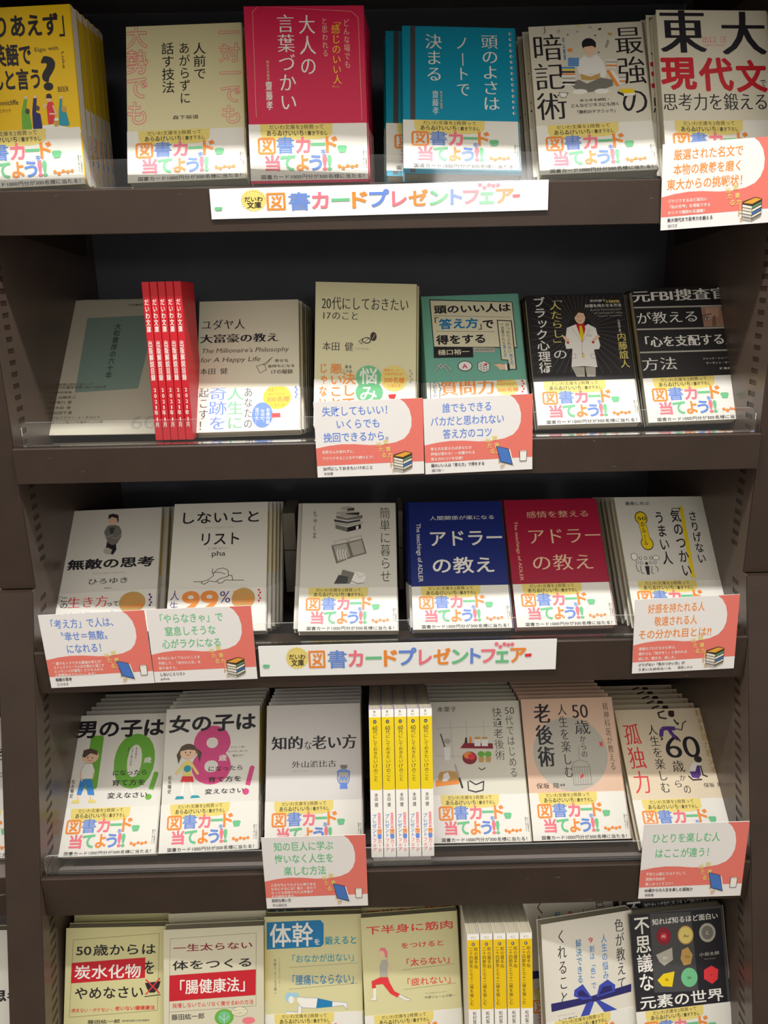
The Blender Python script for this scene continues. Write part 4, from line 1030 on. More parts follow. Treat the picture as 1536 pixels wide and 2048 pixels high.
 ('p','D',[(50.9,82.5),(43.2,73.7),(37.8,74.0),(37.5,78.9)]),
 ('p','3f4cb0',[(58.4,83.7),(62.5,72.0),(72.5,67.4),(81.1,74.5),(80.0,81.2)]),
 ('p','D',[(61.2,81.7),(66.5,73.9),(76.2,74.3),(77.3,79.5)]),
 ('p','3f4cb0',[(52.0,86.4),(55.4,88.2),(46.8,105.3),(36.6,104.7),(46.5,87.9)]),
 ('p','3f4cb0',[(57.5,87.3),(61.6,86.8),(81.9,100.2),(68.9,102.9)]),
 ('t','七江亜紀',13.2,98.8,35.5,102.5,'n','n','h'),
 ('t','カラーキュレーター',13.5,94.5,33.8,96.1,'z','n','h')]),
'g': ('4c4a48', [('p','k',[(1.4,0.3),(102.3,3.1),(101.0,105.2),(0.6,102.4)]),
 ('p','d',[(23.5,1.4),(68.9,3.4),(70.1,85.5),(21.7,82.4)]),
 ('t','不思議な',6.4,5.1,21.3,80.6,'w','b','v'),
 ('t','元素の世界',5.8,85.7,96.2,98.2,'w','b','h'),
 ('t','知れば知るほど面白い',25.9,7.4,98.3,13.5,'w','b','h'),
 ('t','小谷太郎',74.6,47.0,96.4,50.5,'z','b','h'),
 ('t','Taro Kotani',79.0,53.3,92.1,54.3,'z','n','h'),
 ('e',37.0,25.5,8.4,9.4,'m'),
 ('e',37.0,26.0,4.3,4.3,'r'),
 ('e',61.1,26.9,8.8,9.7,'i'),
 ('e',61.1,26.9,7.5,8.4,'q'),
 ('e',85.3,26.8,9.1,9.9,'z'),
 ('e',85.3,26.8,6.5,7.2,'G'),
 ('p','z',[(26.7,44.0),(45.1,38.2),(44.8,51.0),(34.8,56.1),(29.8,51.5)]),
 ('p','i',[(55.6,41.8),(62.4,39.4),(67.0,48.1),(64.0,57.1),(56.3,57.9),(53.2,50.8)]),
 ('p','y',[(26.0,70.1),(33.0,64.2),(45.6,62.9),(41.5,78.4),(30.8,76.7)]),
 ('e',61.2,70.7,9.1,9.9,'E'),
 ('p','R',[(78.0,64.7),(86.5,61.0),(93.7,65.9),(92.3,75.5),(85.9,80.0),(77.2,73.9)]),
 ('t','Al',34.3,24.1,38.6,27.3,'w','m','h'),
 ('t','Au',58.5,26.2,64.0,29.2,'h','m','h'),
 ('t','C',83.7,25.4,86.9,28.7,'w','m','h'),
 ('t','Si',59.0,69.5,62.8,72.2,'h','m','h'),
 ('t','S',34.6,69.3,37.9,71.7,'h','m','h'),
 ('t','Cu',58.8,47.8,63.1,50.4,'h','m','h'),
 ('t','Bi',34.5,46.8,38.8,49.4,'w','m','h'),
 ('t','V',84.6,69.3,86.7,71.6,'h','m','h')]),
}
BAND = [('p','q',[(9.7,0),(73.8,0),(73.2,8.5),(70,11.8),(60,13.2),(20,13.4),(12,11.5),(10,8)]),
 ('t','だいわ文庫を2冊買って',18,0.9,66,4.6,'h','n','h'),
 ('t','あらゐけいいち',15.3,5.4,48.2,10.1,'k','b','h'),
 ('t','さん',49,6.4,50.6,9.8,'k','n','v'),
 ('t','書き下ろし',51.5,6.3,69,9.9,'k','b','h'),
 ('l','o',1.9,[(9.2,12.2),(20.8,12.2),(21.9,13.4),(21.9,23.4),(20.8,24.6),(9.2,24.6),(8.1,23.4),(8.1,13.4),(9.2,12.2)]),
 ('l','o',1.9,[(12.2,14.2),(13.3,16.2)]),
 ('l','o',1.9,[(15.4,13.8),(16.2,15.8)]),
 ('l','o',1.9,[(18.9,14.2),(16.5,18.6),(11.4,22.4)]),
 ('l','o',1.9,[(12.2,18),(18.7,22.4)]),
 ('t','書',23.6,10.6,39.2,25,'B','b','h'),
 ('t','カ',40.4,10.8,53.7,25,'P','x','h'),
 ('t','ー',53.9,10.8,66.8,25,'E','x','h'),
 ('t','ド',67,10.8,77.6,25,'o','x','h'),
 ('t','を',62.4,21.8,68,26.8,'B','b','h'),
 ('t','当',12.8,26,26.2,40,'P','x','h'),
 ('t','て',26.4,26.4,39.8,40,'E','x','h'),
 ('t','よ',40.4,26.4,51.6,40,'o','x','h'),
 ('t','う',51.7,26.4,63.4,40,'B','x','h'),
 ('t','!',63.6,26.6,67.8,40,'P','x','h'),
 ('t','!',67.8,26.6,72,40,'E','x','h'),
 ('t','図書カード1000円分が300名様に当たる！',9,43,103.5,46.6,'k','n','h'),
 ('p','E',[(77.2,19.9),(78.4,18.8),(84.6,18.8),(86,20),(84.4,24.6),(79,25)]),
 ('e',78.5,36.5,1.5,1.6,'o'),
 ('e',82,38,1.7,1.7,'o'),
 ('e',86,36.2,1.5,1.5,'o'),
 ('e',90,37,1.6,1.5,'o'),
 ('e',94,36.2,1.5,1.5,'o'),
 ('l','o',0.8,[(78.5,36.5),(82,38),(86,36.2),(90,37),(94,36.2)]),
 ('t','詳しい応募要項は',102,24,103.4,38,'G','n','v'),
 ('t','裏面をご覧ください',99.8,23.5,101.2,38,'G','n','v')]
CARDS = [('C1', 1, [0.2917, 0.7454, 0.0658], 0.0991, 0.0699, 3.01, 'o', ['厳選された名文で', '本物の教養を磨く', '東大からの挑戦状！'], ['ゾクゾクするほど面白い', '「知の世界」を堪能できる', 'カリスマ講師の名講義！'], ['東大現代文で思考力を鍛える'], '出口汪', 's'),
 ('C2', 2, [-0.0175, 0.7314, -0.15], 0.1004, 0.0714, 0.92, 'B', ['失敗してもいい！', 'いくらでも', '挽回できるから。'], ['失敗なんか恐れずに、', 'ワクワクすることをやり続けよう！'], ['20代にしておきたい17のこと'], '本田健', 's'),
 ('C3', 2, [0.0838, 0.7314, -0.1487], 0.1008, 0.0711, 1.59, 'B', ['誰でもできる', 'バカだと思われない', '答え方のコツ'], ['答え方を変えればあなたの', '評価が変わる！一目置かれる', '答え方のコツを伝授！'], ['頭のいい人は「答え方」で得をする'], '樋口裕一', 'b'),
 ('C4',
  3,
  [-0.287, 0.7094, -0.3486],
  0.102,
  0.0781,
  1.69,
  'B',
  ['「考え方」で人は、', '〝幸せ＝無敵〟', 'になれる！'],
  ['“誰でもトクできる最強の考え方”', 'ストレスフリーで人生を豊かに過ごす', 'エッセンスが満載！ビジネスから', '人間関係までカバーします！'],
  ['無敵の思考'],
  'ひろゆき',
  'b'),
 ('C5', 3, [-0.1845, 0.7088, -0.3457], 0.1008, 0.0781, 0.97, 'E', ['「やらなきゃ」で', '窒息しそうな', '心がラクになる'], ['本当はしなくてもいいことを', '手放して、「自分の人生」を', '取り戻そう。'], ['しないことリスト'], 'pha', 's'),
 ('C6',
  3,
  [0.2865, 0.7094, -0.3471],
  0.101,
  0.0792,
  1.89,
  'o',
  ['好感を持たれる人', '敬遠される人', 'その分かれ目とは?!'],
  ['接客のプロたちから学ぶ、', '誰からも「気がきく」と言われる', '話し方、聞き方、接し方。'],
  ['さりげない「気のつかい方」が', 'うまい人50のルール'],
  '鹿島しのぶ',
  's'),
 ('C7', 4, [-0.0802, 0.6494, -0.5646], 0.1008, 0.084, 0.41, 'E', ['知の巨人に学ぶ', '悔いなく人生を', '楽しむ方法'], ['人生を今よりもさらに実りある', 'ものにするには？東大・京大で', 'もっとも支持された大学者が', 'その秘訣を語る。'], ['知的な老い方'], '外山滋比古', 'b'),
 ('C8', 4, [0.2914, 0.6494, -0.5624], 0.1024, 0.0878, 0.39, 'E', ['ひとりを楽しむ人', 'はここが違う！'], ['不安と心配にサヨナラして、', '孤独の自由を', '楽しみつくすコツ！'], ['60歳からの人生を楽しむ孤独力'], '保坂隆', 'b')]
BANNERS = [(1, [-0.0038, 0.746, 0.0582], 0.2944, 0.0247, 0.5), (3, [0.0152, 0.71, -0.3656], 0.2919, 0.0329, 0.12)]
BANNER = [('e',38.4,12.8,10.2,10.2,'q'),
 ('e',48.7,12.8,1.1,1.1,'q'),
 ('e',48.3,15.5,1.1,1.1,'q'),
 ('e',47.3,17.9,1.1,1.1,'q'),
 ('e',45.7,20.1,1.1,1.1,'q'),
 ('e',43.5,21.7,1.1,1.1,'q'),
 ('e',41.1,22.7,1.1,1.1,'q'),
 ('e',38.4,23.1,1.1,1.1,'q'),
 ('e',35.7,22.7,1.1,1.1,'q'),
 ('e',33.2,21.7,1.1,1.1,'q'),
 ('e',31.1,20.1,1.1,1.1,'q'),
 ('e',29.5,17.9,1.1,1.1,'q'),
 ('e',28.5,15.5,1.1,1.1,'q'),
 ('e',28.1,12.8,1.1,1.1,'q'),
 ('e',28.5,10.1,1.1,1.1,'q'),
 ('e',29.5,7.7,1.1,1.1,'q'),
 ('e',31.1,5.5,1.1,1.1,'q'),
 ('e',33.2,3.9,1.1,1.1,'q'),
 ('e',35.7,2.9,1.1,1.1,'q'),
 ('e',38.4,2.5,1.1,1.1,'q'),
 ('e',41.1,2.9,1.1,1.1,'q'),
 ('e',43.5,3.9,1.1,1.1,'q'),
 ('e',45.7,5.5,1.1,1.1,'q'),
 ('e',47.3,7.6,1.1,1.1,'q'),
 ('e',48.3,10.1,1.1,1.1,'q'),
 ('t','だいわ',30.4,8.9,46.4,14.1,'k','b','h'),
 ('t','文庫',32.5,14.5,44.7,20.8,'k','b','h'),
 ('l','o',2.1,[(50.8,6.7),(65.5,6.7),(65.5,22.4),(50.8,22.4),(50.8,6.7)]),
 ('l','o',2,[(55.2,9.8),(56.9,12.4)]),
 ('l','o',2,[(59.0,9.2),(59.8,11.7)]),
 ('l','o',2,[(62.5,9.8),(60.6,15.5),(54.1,19.9)]),
 ('l','o',2,[(54.8,14.5),(62.3,19.9)]),
 ('t','書',69.2,5.6,88.5,24.3,'B','b','h'),
 ('t','カ',89.8,6.1,104.9,23.3,'P','x','h'),
 ('t','ー',107.2,6.5,123.6,23.7,'E','x','h'),
 ('t','ド',125.5,6.7,139.5,23.7,'o','x','h'),
 ('t','プ',140.8,4.8,158.8,23.2,'B','x','h'),
 ('t','レ',160.9,7.3,174.3,23.3,'P','x','h'),
 ('t','ゼ',175.6,6.0,193.2,23.2,'o','x','h'),
 ('t','ン',194.1,7.7,211.3,23.0,'E','x','h'),
 ('t','ト',212.9,6.9,223.8,23.0,'B','x','h'),
 ('t','フ',223.8,8.4,238.5,22.7,'P','x','h'),
 ('t','ェ',238.5,10.8,252.0,23.0,'E','x','h'),
 ('t','ア',253.2,7.8,269.6,22.9,'o','x','h'),
 ('e',239.2,3.4,1.9,1.9,'P'),
 ('e',243.1,6.3,1.9,1.9,'P'),
 ('e',247.1,3.8,1.9,1.9,'P'),
 ('e',251.1,4.6,1.9,1.9,'P'),
 ('e',255.1,4.2,1.9,1.9,'P'),
 ('p','E',[(3.1,19.6),(4.8,18.4),(10.5,18.8),(9.4,22.1),(4.4,22.1)]),
 ('p','R',[(267.9,14.3),(275.0,13.9),(274.6,17.0),(268.7,17.4)])]
# ================================================================ THE BOOKCASE
XI = .351                                                    # half the inner width of the bay
def front(z):                                                # front edge of the uprights: plumb above, flared below the joint
    return .738 if z > -.295 else .7305 + (z + .295) * .286
YB = 1.03
case = tag(empty('bookcase', Matrix.Translation((0, .9, 0))), 'brown steel bookshop bay with slotted side panels, flared lower half', 'bookcase')
def part(name, geo, m, root=None, kind=None, label=None):
    me = geo.done(name, m) if isinstance(geo, Geo) else geo
    o = link(name, me); 
    if root is not None:
        o.parent = root; o.matrix_parent_inverse = root.matrix_world.inverted()
    return tag(o, label, kind=kind)
def Zw(z): return z + ZC
ZBOT, ZTOP, ZJ = -1.43, .62, -.295
for s, wd in ((-1, .034), (1, .075)):
    a, b = (s * XI, s * (XI + wd)); x0, x1 = min(a, b), max(a, b)
    g = Geo(); g.prism(x0, x1, [(front(ZTOP), Zw(ZTOP)), (front(ZTOP) + .05, Zw(ZTOP)), (front(ZJ) + .05, Zw(ZJ + .0006)), (front(-.2), Zw(ZJ + .0006))])
    part('upright_post', g, M_METAL, case, label='upper plumb part of the upright')
    g = Geo(); g.prism(x0, x1, [(.7305, Zw(ZJ - .0008)), (.79, Zw(ZJ - .0008)), (front(ZBOT) + .07, Zw(ZBOT)), (front(ZBOT), Zw(ZBOT))])
    part('upright_post', g, M_METAL, case, label='lower part of the upright, flared forward')
    # slotted inner panel: margin, rungs between the slots, rear sheet
    t0, t1 = (XI - .0005, XI + .001) if s > 0 else (-XI - .001, -XI + .0005)
    zs = [ZTOP, ZJ, -.80, ZBOT]
    for za, zb in zip(zs, zs[1:]):
        fa, fb = front(za + (0 if za != ZJ else -1e-4)), front(zb + (1e-4 if zb == ZJ else 0))
        if za == ZJ: fa = .7305
        fy = lambda z: fa + (fb - fa) * (za - z) / (za - zb)
        g = Geo(); g.prism(t0, t1, [(fa + .002, Zw(za)), (fa + .019, Zw(za)), (fb + .019, Zw(zb)), (fb + .002, Zw(zb))])
        g.prism(t0, t1, [(fa + .033, Zw(za)), (YB, Zw(za)), (YB, Zw(zb)), (fb + .033, Zw(zb))])
        n = int((za - zb - (.02 if zb > -.9 else 0)) / .0108)
        if zb > -.9:
            zt = za - (.004 if za == ZTOP else .012); z = zt
            g.prism(t0, t1, [(fy(za) + .019, Zw(za)), (fy(za) + .033, Zw(za)), (fy(zt) + .033, Zw(zt)), (fy(zt) + .019, Zw(zt))])
            while z - .0108 > zb + .012:
                zh, zl = z - .0048, z - .0108
                g.prism(t0, t1, [(fy(zh) + .019, Zw(zh)), (fy(zh) + .033, Zw(zh)), (fy(zl) + .033, Zw(zl)), (fy(zl) + .019, Zw(zl))]); z = zl
            g.prism(t0, t1, [(fy(z) + .019, Zw(z)), (fy(z) + .033, Zw(z)), (fb + .033, Zw(zb)), (fb + .019, Zw(zb))])
        else: g.prism(t0, t1, [(fa + .019, Zw(za)), (fa + .033, Zw(za)), (fb + .033, Zw(zb)), (fb + .019, Zw(zb))])
        part('slotted_panel', g, M_SLOT, case)
    g = Geo(); o0, o1 = (XI + .0115, XI + .0145) if s > 0 else (-XI - .0145, -XI - .0115)
    g.prism(o0, o1, [(.7905, Zw(ZTOP)), (YB, Zw(ZTOP)), (YB, Zw(ZBOT)), (front(ZBOT) + .08, Zw(ZBOT)), (.7905, Zw(ZJ))])
    part('side_wall', g, M_HOLE, case)  # dark backing sheet, its colour stands in for shade in the slots
g = Geo(); g.box(-.46, .46, YB, YB + .012, Zw(ZBOT), Zw(ZTOP)); part('back_panel', g, M_DARK, case)
g = Geo(); g.box(-.385, .426, front(ZBOT) + .01, YB, Zw(ZBOT) - .018, Zw(ZBOT)); part('plinth', g, M_METAL, case)
# ---- shelves: lip top, lip bottom, lip front, board surface
SH = {0: (.285, .245, .69, .284), 1: (.0712, .0345, .748, .0706), 2: (-.1537, -.1875, .734, -.159), 3: (-.352, -.396, .712, -.3655), 4: (-.5672, -.6115, .652, -.5869), 5: (-.785, -.828, .590, -.80)}
BACK = {2: [(.775, -.1592), (.87, -.1785)], 3: [(.742, -.3665), (.83, -.3975)], 4: [(.685, -.5878), (.80, -.6165)]}
NAMES = {0: 'brown steel shelf above the top row of books', 1: 'top brown steel shelf carrying the white banner and pink book', 2: 'second brown steel shelf carrying the five red booklets',
         3: 'third brown steel shelf carrying the blue and crimson books', 4: 'fourth brown steel shelf carrying the five lilac-backed spines', 5: 'lowest brown steel shelf under the yellow covers and spines'}
for i, (zt, zb, yf, zs) in SH.items():
    h = XI - .0012
    r = tag(empty('shelf', Matrix.Translation((0, yf, Zw(zt)))), NAMES[i], 'shelf', 'shelves of the bay')
    pr = [(yf + .003, zs)] + BACK.get(i, []) + [(YB - .001, (BACK[i][-1][1] if i in BACK else zs))]           # display boards dip towards the back
    g = Geo(); g.prism(-h, h, [(y, Zw(z)) for y, z in pr] + [(y, Zw(z) - .003) for y, z in pr[::-1]]); part('shelf_board', g, M_TOP, r)
    g = Geo(); g.prism(-h, h, [(yf, Zw(zb)), (yf, Zw(zt) - .0012), (yf + .0012, Zw(zt)), (yf + .012, Zw(zt)), (yf + .0135, Zw(zs) - .0005), (yf + .0028, Zw(zs) - .0035), (yf + .0028, Zw(zb) + .002), (yf + .014, Zw(zb) + .002), (yf + .014, Zw(zb))])
    part('front_lip', g, M_METAL, r)
    for yy_ in (yf + .045, yf + .16):
        g = Geo(); g.prism(-h + .012, h - .012, [(yy_, Zw(zs) - .0035), (yy_ + .022, Zw(zs) - .0035), (yy_ + .018, Zw(zs) - .018), (yy_ + .004, Zw(zs) - .018)]); part('underside_rail', g, M_METAL, r)
    for s in (-1, 1):
        g = Geo(); g.prism(s * h - (.0016 if s > 0 else -.0), s * h + (0 if s > 0 else .0016), [(yf + .02, Zw(zs) - .0035), (YB - .03, Zw(zs) - .0035), (YB - .03, Zw(zs) - .05), (yf + .05, Zw(zb) + .004)]); part('shelf_bracket', g, M_METAL, r)
# ---- clear acrylic lips standing on the shelf fronts
def acrylic(row, x0, x1, lab):
    zt, zb, yf, zs = SH[row]; hgt = .0235; r = tag(empty('acrylic_lip', Matrix.Translation(((x0 + x1) / 2, yf, Zw(zt)))), lab, 'shelf lip', 'clear acrylic lips')
    y0 = yf + (.0025 if row == 1 else .004); n = 8; c = .006
    def outline(a, b, z):                                       # rounded top corners, in x,z
        q = [(a, z)] + [(a + c - c * math.cos(t * math.pi / 2 / n), z + hgt - c + c * math.sin(t * math.pi / 2 / n)) for t in range(n + 1)]
        return q + [(b - c + c * math.sin(t * math.pi / 2 / n), z + hgt - c + c * math.cos(t * math.pi / 2 / n)) for t in range(n + 1)] + [(b, z)]
    pts = outline(x0, x1, Zw(zt) + .0003); k = len(pts)
    v = [(x, y0, z) for x, z in pts] + [(x, y0 + .0018, z) for x, z in pts]
    f = [tuple(range(k))[::-1], tuple(range(k, 2 * k))]
    part('clear_sheet', mesh('clear_sheet', v, f, M_ACR), None, r)
    e = [(i, i + 1, k + i + 1, k + i) for i in range(k - 1)]
    part('polished_edge', mesh('polished_edge', v, e, M_EDGE), None, r)
    g = Geo(); g.box(x0, x1, y0 + .002, yf + .0115, Zw(zt) + .0003, Zw(zt) + .0015); part('foot_flange', g, M_ACR, r)
acrylic(1, -.349, .349, 'clear acrylic lip along the top shelf under the pink book')
acrylic(2, -.341, .345, 'clear acrylic lip along the shelf with the red booklets')
acrylic(3, -.135, .340, 'clear acrylic lip below the blue and crimson books')
acrylic(4, -.346, .344, 'clear acrylic lip in front of the five lilac-backed spines')
acrylic(5, -.346, .344, 'clear acrylic lip along the lowest shelf')
# ================================================================ BOOKS
W, H, T = .1032, .148, .0121; WS = W / .105
def cover_mesh(col, T_=T, W_=W, H_=H):
    g = Geo(); h = W_ / 2; r = .0012
    g.ext([(-h, 0), (h - r, 0), (h - r, H_), (-h, H_)], -.0003, 0)
    g.ext([(-h, 0), (h - r, 0), (h - r, H_), (-h, H_)], -T_, -T_ + .0003)
    n = len(g.v); N = 6                                                    # rounded spine sheet
    arc = [(h - r + r * math.sin(math.pi * t / (2 * N)), -r + r * math.cos(math.pi * t / (2 * N))) for t in range(N + 1)]
    arc += [(x, -T_ - z) for x, z in arc[::-1]]
    inn = [(h - r, -.0003), (h - .0006, -r), (h - .0006, -T_ + r), (h - r, -T_ + .0003)]
    loop = arc + inn[::-1]; k = len(loop)
    g.v += [(x, 0, z) for x, z in loop] + [(x, H_, z) for x, z in loop]
    g.f += [tuple(range(n, n + k)), tuple(range(n + k, n + 2 * k))[::-1]] + [(n + i, n + (i + 1) % k, n + k + (i + 1) % k, n + k + i) for i in range(k)]
    return g.done('cover', mat('cover_' + col, col, .42, 0, .35))
def pages_mesh(T_=T, W_=W, H_=H):
    g = Geo(); g.box(-W_ / 2 + .0012, W_ / 2 - .0013, .0006, H_ - .001, -T_ + .0004, -.0004); return g.done('pages', M_PAGES)
def band_mesh(T_=T):
    g = Geo(); h = W / 2; e = .00025
    g.ext([(-h - e, .0002), (h - .001, .0002), (h - .001, .0478), (-h - e, .0478)], .00002, e)
    g.ext([(h + .0001, .0002), (h + .0004, .0002), (h + .0004, .0478), (h + .0001, .0478)], -T_ + .001, -.001)
    g.ext([(-h - e, .0002), (h - .001, .0002), (h - .001, .0478), (-h - e, .0478)], -T_ - e, -T_ - .00002)
    return g.done('paper_band', M_PAPER)
MAP = lambda x, y, z: (x / 1000 * WS - W / 2, H - y / 1000, .00008 + z / 1000)
MAPB = lambda x, y, z: (x / 1000 * WS - W / 2, .0478 - y / 1000, .00034 + z / 1000)
MAPBC = lambda x, y, z: (x / 1000 * WS - W / 2, H - y / 1000, .00034 + z / 1000)
def MAPS(T_, up=.0005): return lambda x, y, z: (W / 2 + up + z / 1000, H - y / 1000, -x / 1000 - (T_ - .013) / 2)
SPSTD = [('p', 'f2efe8', [(.8, .4), (12.2, .4), (12.2, 147.5), (.8, 147.5)]), ('p', 'ecc814', [(1.2, 7), (12, 7), (12, 80), (11.2, 82), (2, 82), (1.2, 80)])]
SPBAND = [('l', 'P', 2.4, [(9, 104), (9, 118)]), ('t', 'だいわ文庫', 8.2, 104.5, 9.8, 117.5, 'w', 'b', 'v'), ('t', 'プレゼント', 2.2, 105, 6, 128, 'B', 'b', 'v'), ('t', 'フェア', 2.2, 129, 6, 142, 'P', 'b', 'v'), ('t', '図', 7, 120, 11, 124.5, 'o', 'x', 'v'), ('t', '書', 7, 125, 11, 129.5, 'B', 'x', 'v'), ('t', 'カード', 7, 130, 11, 143, 'P', 'b', 'v')]
SPT = {'W': [('p', 'f2efe8', [(.6, .3), (12.5, .3), (12.5, 147.6), (.6, 147.6)]), ('p', 'e8cc10', [(.6, 8), (12.5, 8), (12.5, 79), (11.5, 80.5), (1.6, 80.5), (.6, 79)]), ('t', '8', 5, 1.4, 7, 3.6, 'k', 'n', 'h'), ('t', 'Gシ', 4.6, 4.4, 8, 6.8, 'k', 'n', 'h'), ('e', 6.3, 12.5, 1.7, 1.9, 'k'), ('t', 'G', 5.4, 11.6, 7.2, 13.4, 'w', 'n', 'h'),
             ('t', '60', 4, 16.5, 8.8, 20.8, 'h', 'n', 'h'), ('t', '代にしておきたい', 4.4, 21.4, 8.4, 54, 'h', 'n', 'v'), ('t', '17', 4.4, 55, 8.2, 58.6, 'h', 'n', 'h'), ('t', 'のこと', 4.4, 59.4, 8.4, 72, 'h', 'n', 'v'), ('t', '本田', 4.8, 84, 8, 91.6, 'k', 'n', 'v'), ('t', '健', 4.8, 93.5, 8, 97.5, 'k', 'n', 'v')] + SPBAND,
       'E': [('p', 'f2efe8', [(.6, .3), (12.5, .3), (12.5, 147.6), (.6, 147.6)]), ('p', 'ecc40e', [(.6, 6), (12.5, 6), (12.5, 77), (11.5, 78.5), (1.6, 78.5), (.6, 77)]), ('t', '422', 4, 2.4, 9, 4.8, 'z', 'n', 'h'), ('e', 6.4, 10.5, 1.6, 1.8, 'd'), ('t', 'E', 5.7, 9.6, 7.1, 11.4, 'w', 'n', 'h'),
             ('t', '和の暦手帖', 7.2, 14, 10.6, 36, 'h', 'n', 'v'), ('t', '二十四節気と七十二候を愉しむ', 2.4, 14, 5.8, 74.5, 'h', 'n', 'v'), ('t', '松村賢治', 4.8, 81, 8.2, 98, 'k', 'n', 'v')] + SPBAND}
for k, (bgc, ops) in D.items(): need(ops)
for q in (DG, BAND, BANNER, SPBAND, SPT['W'], SPT['E']): need(q)
RED = [('t', 'だいわ文庫', 1.6, 16, 5.2, 46, 'w', 'b', 'v'), ('t', '出版解説目録', 1.6, 54, 5.2, 91, 'w', 'b', 'v'), ('t', '2', 2.8, 98, 5, 101.5, 'w', 'b', 'h'), ('t', '0', 2.8, 103.5, 5, 107, 'w', 'b', 'h'), ('t', '2', 2.8, 109, 5, 112.5, 'w', 'b', 'h'), ('t', '1', 3.1, 114.5, 4.2, 118, 'w', 'b', 'h'), ('t', '年', 1.8, 119.5, 5.0, 124, 'w', 'b', 'v'), ('t', '1', 3.1, 126, 4.2, 129.5, 'w', 'b', 'h'), ('t', '月', 1.8, 131, 5.0, 135.5, 'w', 'b', 'v')]
need(RED)
def card_ops(hc, head, small, title, auth, kind):
    w_, h_ = 105., 74.; X = lambda u: u * w_; Y = lambda v: v * h_
    o = [('p', 'e87a6e', [(0, Y(.5)), (0, 0), (w_, 0), (w_, Y(.83)), (0, Y(.845))]),
         ('p', 'eeeae8', [(0, 0), (X(.79), 0), (X(.835), Y(.05)), (X(.875), Y(.14)), (X(.893), Y(.25)), (X(.89), Y(.36)), (X(.865), Y(.45)), (X(.82), Y(.52)), (X(.74), Y(.565)), (X(.62), Y(.59)), (X(.5), Y(.59)), (X(.36), Y(.57)), (X(.24), Y(.565)), (X(.12), Y(.58)), (0, Y(.61))])]
    n = len(head); L_ = max(len(s) for s in head); cell = min(8.6, 72. / L_); pad = {2: .13, 3: .075}[n]
    for i, s in enumerate(head):
        cx = 42 if n == 3 else 43; a = len(s) * cell * .98
        if s.startswith('東大') or s.startswith('その'): a = 74
        y0 = Y(pad + i * (.17 if n == 3 else .2)); o.append(('t', s, max(cx - a / 2, 4.5), y0, cx + a / 2, y0 + Y(.118), hc, 'b', 'h'))
    m = len(small); st = {2: .085, 3: .068, 4: .054}[m]
    for i, s in enumerate(small): y0 = Y(.645 + i * st); o.append(('t', s, 6, y0, 6 + min(51, len(s) * 3.3), y0 + Y(.04), 'w', 'b', 'h'))
    if len(title) == 1: o += [('t', title[0], 6, Y(.865), 6 + len(title[0]) * 3.25, Y(.91), 'k', 'b', 'h'), ('t', auth, 6.5, Y(.935), 6.5 + len(auth) * 2.9, Y(.972), 'd', 'n', 'h')]
    else: o += [('t', title[0], 6, Y(.865), 6 + len(title[0]) * 3.4, Y(.905), 'k', 'b', 'h'), ('t', title[1], 6, Y(.93), 40, Y(.968), 'k', 'b', 'h'), ('t', auth, 47, Y(.93), 62, Y(.965), 'd', 'n', 'h')]
    for q, xx, yy_, c in (('図', 66, .525, 'q'), ('書', 68, .62, 'q'), ('カ', 69.5, .7, 'q'), ('ー', 71, .765, 'q'), ('ド', 72, .835, 'i'), ('が', 73.5, .905, 'i'), ('当', 59, .55, 'q'), ('た', 61, .62, 'q'), ('る', 63.5, .7, 'q')):
        o.append(('t', q, xx, Y(yy_), xx + 4.6, Y(yy_) + 4.6, c, 'b', 'v' if q == 'ー' else 'h'))
    if kind == 's':                                           # the pile of drawn books
        o.append(('p', '3a322c', [(75.2, Y(.73)), (87, Y(.685)), (93.4, Y(.71)), (93.4, Y(.905)), (84.6, Y(.965)), (75.4, Y(.93))]))
        for i in range(5):
            y0 = .765 + i * .037
            o.append(('p', ['e8e2d4', 'dcd6c6', 'e8e2d4', 'c9c4ba', 'b8b2a6'][i], [(75.6, Y(y0)), (84.4, Y(y0 + .03)), (84.4, Y(y0 + .058)), (75.6, Y(y0 + .028))]))
            o.append(('p', ['5f8f62', 'e8e2d4', '3f6fb4', 'd8d2c4', '8a8478'][i], [(84.8, Y(y0 + .03)), (93, Y(y0 - .02)), (93, Y(y0 + .004)), (84.8, Y(y0 + .056))]))
        o.append(('p', 'e8a43a', [(75.8, Y(.745)), (87, Y(.695)), (92.8, Y(.715)), (84.4, Y(.765))]))
    else:                                                     # the drawn blue book and the mug
        o += [('p', '2c2c34', [(69.6, Y(.66)), (81.6, Y(.705)), (86, Y(.93)), (73.5, Y(.88))]), ('p', '4a78c4', [(70.2, Y(.668)), (81.2, Y(.71)), (85.2, Y(.915)), (74, Y(.872))]), ('p', 'f2efe8', [(82, Y(.715)), (83, Y(.712)), (87, Y(.925)), (86, Y(.93))]),
              ('l', '4a4640', .5, [(92.5, Y(.745)), (92.8, Y(.88)), (99, Y(.88)), (99.4, Y(.745)), (92.5, Y(.745))]), ('p', 'f2efe8', [(92.8, Y(.75)), (99.2, Y(.75)), (98.8, Y(.875)), (93, Y(.875))]), ('e', 96, 74 * .748, 3.3, .8, 'cfc9be')]
    return o
CO = [(c, card_ops(*c[6:])) for c in CARDS]
for c, o in CO: need(o)
make_glyphs()
CLIP = (0.3, 0.3, 104.6, 147.6)
band_me = band_mesh(); pages_me = pages_mesh()
bandprint_me = Sheet('f2efe8').run(BAND).done('band_print', MAPB, M_INK, (0.3, 0, 104.6, 47.6))
spine_me = Sheet().run(SPSTD + SPBAND).done('spine_print', MAPS(T), M_INK)
CUSTOM = {'I': 'I2', 'J': 'J2', 'K': 'K2', 'N': 'N2', 'O': 'O2', 'b': None}
